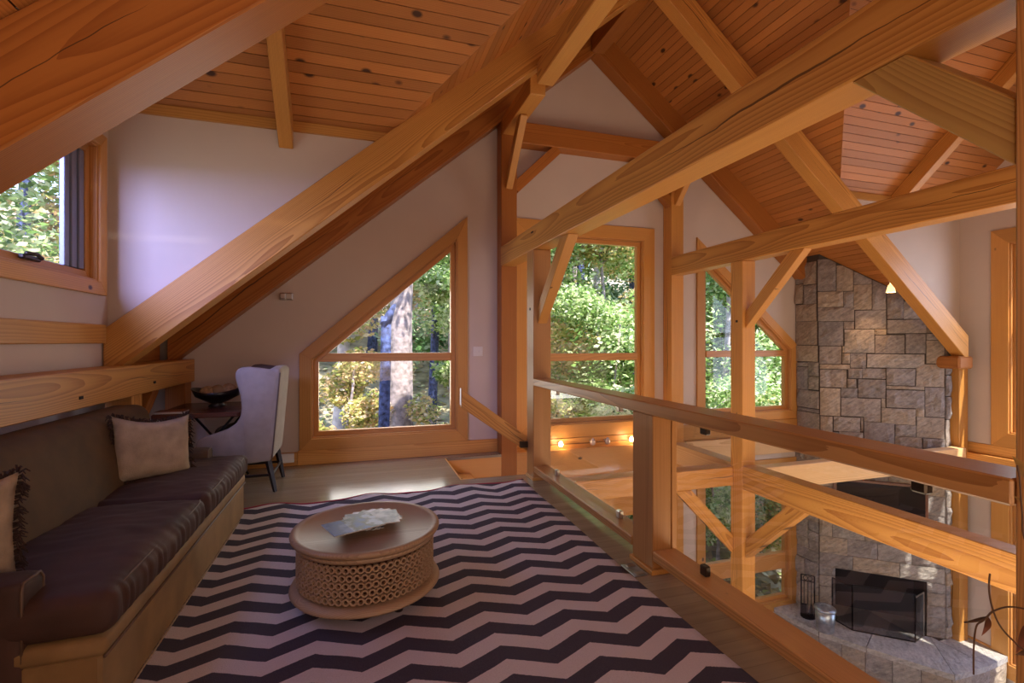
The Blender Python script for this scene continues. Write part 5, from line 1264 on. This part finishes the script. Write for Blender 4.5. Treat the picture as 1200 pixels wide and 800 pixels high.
tree(at(408, 9.2), 9.2, 3.9, 0.8, LYEL, 'low yellowing shrub under the sloped window', r=0.04, seed=9, n=5000, leafs=0.075, low=0.3, name='shrub', cat='shrub')
tree(at(500, 8.0), 8.0, 3.3, 0.55, LYEL, 'orange-tinged shrub before the massive trunk', r=0.03, seed=10, n=1600, leafs=0.075, low=0.35, name='shrub', cat='shrub')
# rectangular window
tree(at(706, 10.5), 10.5, 7.0, 1.7, LGREEN, 'bright green tree filling the middle of the rectangular window', r=0.06, seed=12, n=9500, leafs=0.10, low=0.2, branches=9)
tree(at(662, 11.3), 11.3, 8.5, 1.6, LYEL, 'yellow-leaved tree in the left part of the rectangular window', r=0.07, seed=13, n=10000, leafs=0.10, low=0.3)
tree(at(742, 13.5), 13.5, 11, 1.9, LYEL, 'golden tree in the right part of the rectangular window', r=0.09, seed=14, n=13000, leafs=0.11, low=0.25, bark=BARKB)
tree(at(722, 9.0), 9.0, 4.6, 1.0, LGREEN, 'leafy sapling low in the rectangular window', r=0.03, seed=15, n=8000, leafs=0.08, low=0.3)
# window beside the chimney
tree(at(850, 10.5), 10.5, 7.5, 2.0, LGREEN, 'green tree behind the window beside the chimney', r=0.08, seed=17, n=15000, leafs=0.10, low=0.1, branches=9)
tree(at(846, 11.6), 11.6, 4.4, 1.5, LGREEN, 'sunlit bushy green shrub low in the window beside the chimney', r=0.04, seed=81, n=9000, leafs=0.10, low=0.1, branches=10, name='shrub', cat='shrub')
tree(at(905, 11.5), 11.5, 7.5, 2.0, LGREEN, 'green tree at the chimney side of that window', r=0.08, seed=18, n=14000, leafs=0.10, low=0.1, branches=9)
tree(at(880, 14.5), 14.5, 12, 2.2, LBLUE, 'tall bluish tree far behind the window beside the chimney', r=0.13, seed=19, n=12000, leafs=0.13, low=0.25)
for i, (px_, y_, m_, lb) in enumerate(((836, 7.9, LGREEN, 'low green shrub at the left of the ground floor window beside the fire tools'), (880, 8.3, LGREEN, 'low green shrub behind the ground floor window beside the fire tools'), (915, 8.0, LYEL, 'low yellowish shrub nearest the chimney outside'), (733, 8.2, LGREEN, 'low green shrub at the right foot of the rectangular window'), (655, 8.6, LYEL, 'low yellow shrub at the left foot of the rectangular window'))):
    tree(at(px_, y_), y_, 3.2, 1.05, m_, lb, r=0.03, seed=70 + i, n=5500, leafs=0.085, low=0.15, name='shrub', cat='shrub', branches=8)
# left dormer window
tree(-7.5, 9.5, 9.5, 2.2, LGREEN, 'sunlit green tree outside the left dormer window', r=0.12, seed=21, n=15000, leafs=0.11, low=0.3, branches=9)
tree(-6.6, 7.0, 8.0, 1.8, LGREEN, 'nearer green tree outside the left dormer window', r=0.10, seed=22, n=10000, leafs=0.10, low=0.35, branches=8)
tree(-10.5, 10.5, 11, 2.5, LBLUE, 'dark green tree behind those at the left dormer window', r=0.16, seed=23, n=10000, leafs=0.14, low=0.25)
# right wall windows
tree(12.6, 4.6, 7.5, 2.0, LGREEN, 'green tree close outside the right wall window', r=0.10, seed=26, n=8000, leafs=0.11, low=0.1, branches=9)
tree(13.4, 9.6, 9.0, 2.3, LYEL, 'yellowing tree outside the right wall near the corner', r=0.11, seed=27, n=8000, leafs=0.12, low=0.15, branches=9)
tree(14.5, 7.6, 8.5, 2.2, LGREEN, 'tree outside the right wall window', r=0.12, seed=25, n=9000, leafs=0.12, low=0.2, branches=8)
# far backdrop trees on the slope
rr = random.Random(4)
def where_(x, y):
    dx_ = x * cs - y * sn; dep = x * sn + y * cs; px = 600 + F_PX * dx_ / dep
    spots = [(-9999, 0, 'beyond the left dormer window'), (0, 370, 'behind the wall left of the sloped window'), (370, 455, 'through the left of the sloped window'), (455, 600, 'through the right of the sloped window'),
             (600, 690, 'through the left of the rectangular window'), (690, 790, 'through the right of the rectangular window'), (790, 870, 'through the left of the window beside the chimney'), (870, 935, 'through the right of the window beside the chimney'), (935, 1150, 'hidden behind the chimney'), (1150, 99999, 'beyond the right wall')]
    return next(t for a_, b_, t in spots if a_ <= px < b_) + (', nearer row' if y < 17.2 else ', middle row' if y < 20.5 else ', farther row' if y < 23 else ', farthest row')
back = [(-16, 22), (-11, 19), (-6, 22), (-3, 17), (0.5, 20), (3, 16.5), (6, 21), (8.5, 17.5), (11, 21), (13.5, 17), (16, 21.5), (20, 18), (24, 22), (-8, 15.5), (-13, 14), (18, 14), (-1, 25), (5, 26), (12, 26), (19, 27)]
for i, (x, y) in enumerate(back):
    m_ = (LGREEN, LYEL, LBLUE)[(i * 7) % 3]; kind_ = {LGREEN: 'green', LYEL: 'yellowing', LBLUE: 'dark green'}[m_]
    tree(x, y, 9 + rr.random() * 4, 2.6, m_, kind_ + ' slope tree ' + where_(x, y), r=0.15, seed=40 + i, n=6500, leafs=0.19, low=0.12, branches=8, bark=(BARK, BARKB, BARKW)[i % 3])
# leaf litter on the slope (nobody could count it)
cnt = 16000; r_ = np.random.default_rng(2)
xs = r_.uniform(-14, 20, cnt); ys = 6.6 + 14 * r_.random(cnt) ** 1.4
P_ = [(x, y, gz(x, y) + 0.03) for x, y in zip(xs, ys)]
me = bpy.data.meshes.new('leaf_litter'); VV = np.array(P_); a = r_.normal(size=(cnt, 3)); a[:, 2] *= 0.25; a /= np.linalg.norm(a, axis=1)[:, None]
b2 = np.cross(np.array([0, 0, 1.0]) + r_.normal(size=(cnt, 3)) * 0.35, a); b2 /= np.linalg.norm(b2, axis=1)[:, None]; s = (0.06 + 0.07 * r_.random(cnt))[:, None]
v = np.stack([VV - a * s, VV + b2 * s * .7, VV + a * s, VV - b2 * s * .7], 1).reshape(-1, 3)
me.vertices.add(cnt * 4); me.vertices.foreach_set('co', v.astype(np.float32).ravel()); me.loops.add(cnt * 4); me.loops.foreach_set('vertex_index', np.arange(cnt * 4, dtype=np.int32))
me.polygons.add(cnt); me.polygons.foreach_set('loop_start', np.arange(0, cnt * 4, 4, dtype=np.int32)); me.update(); me.materials.append(LDRY)
o = bpy.data.objects.new('leaf_litter', me); COL.objects.link(o); tag(o, 'fallen leaves scattered over the slope outside', 'leaf litter', kind='stuff')
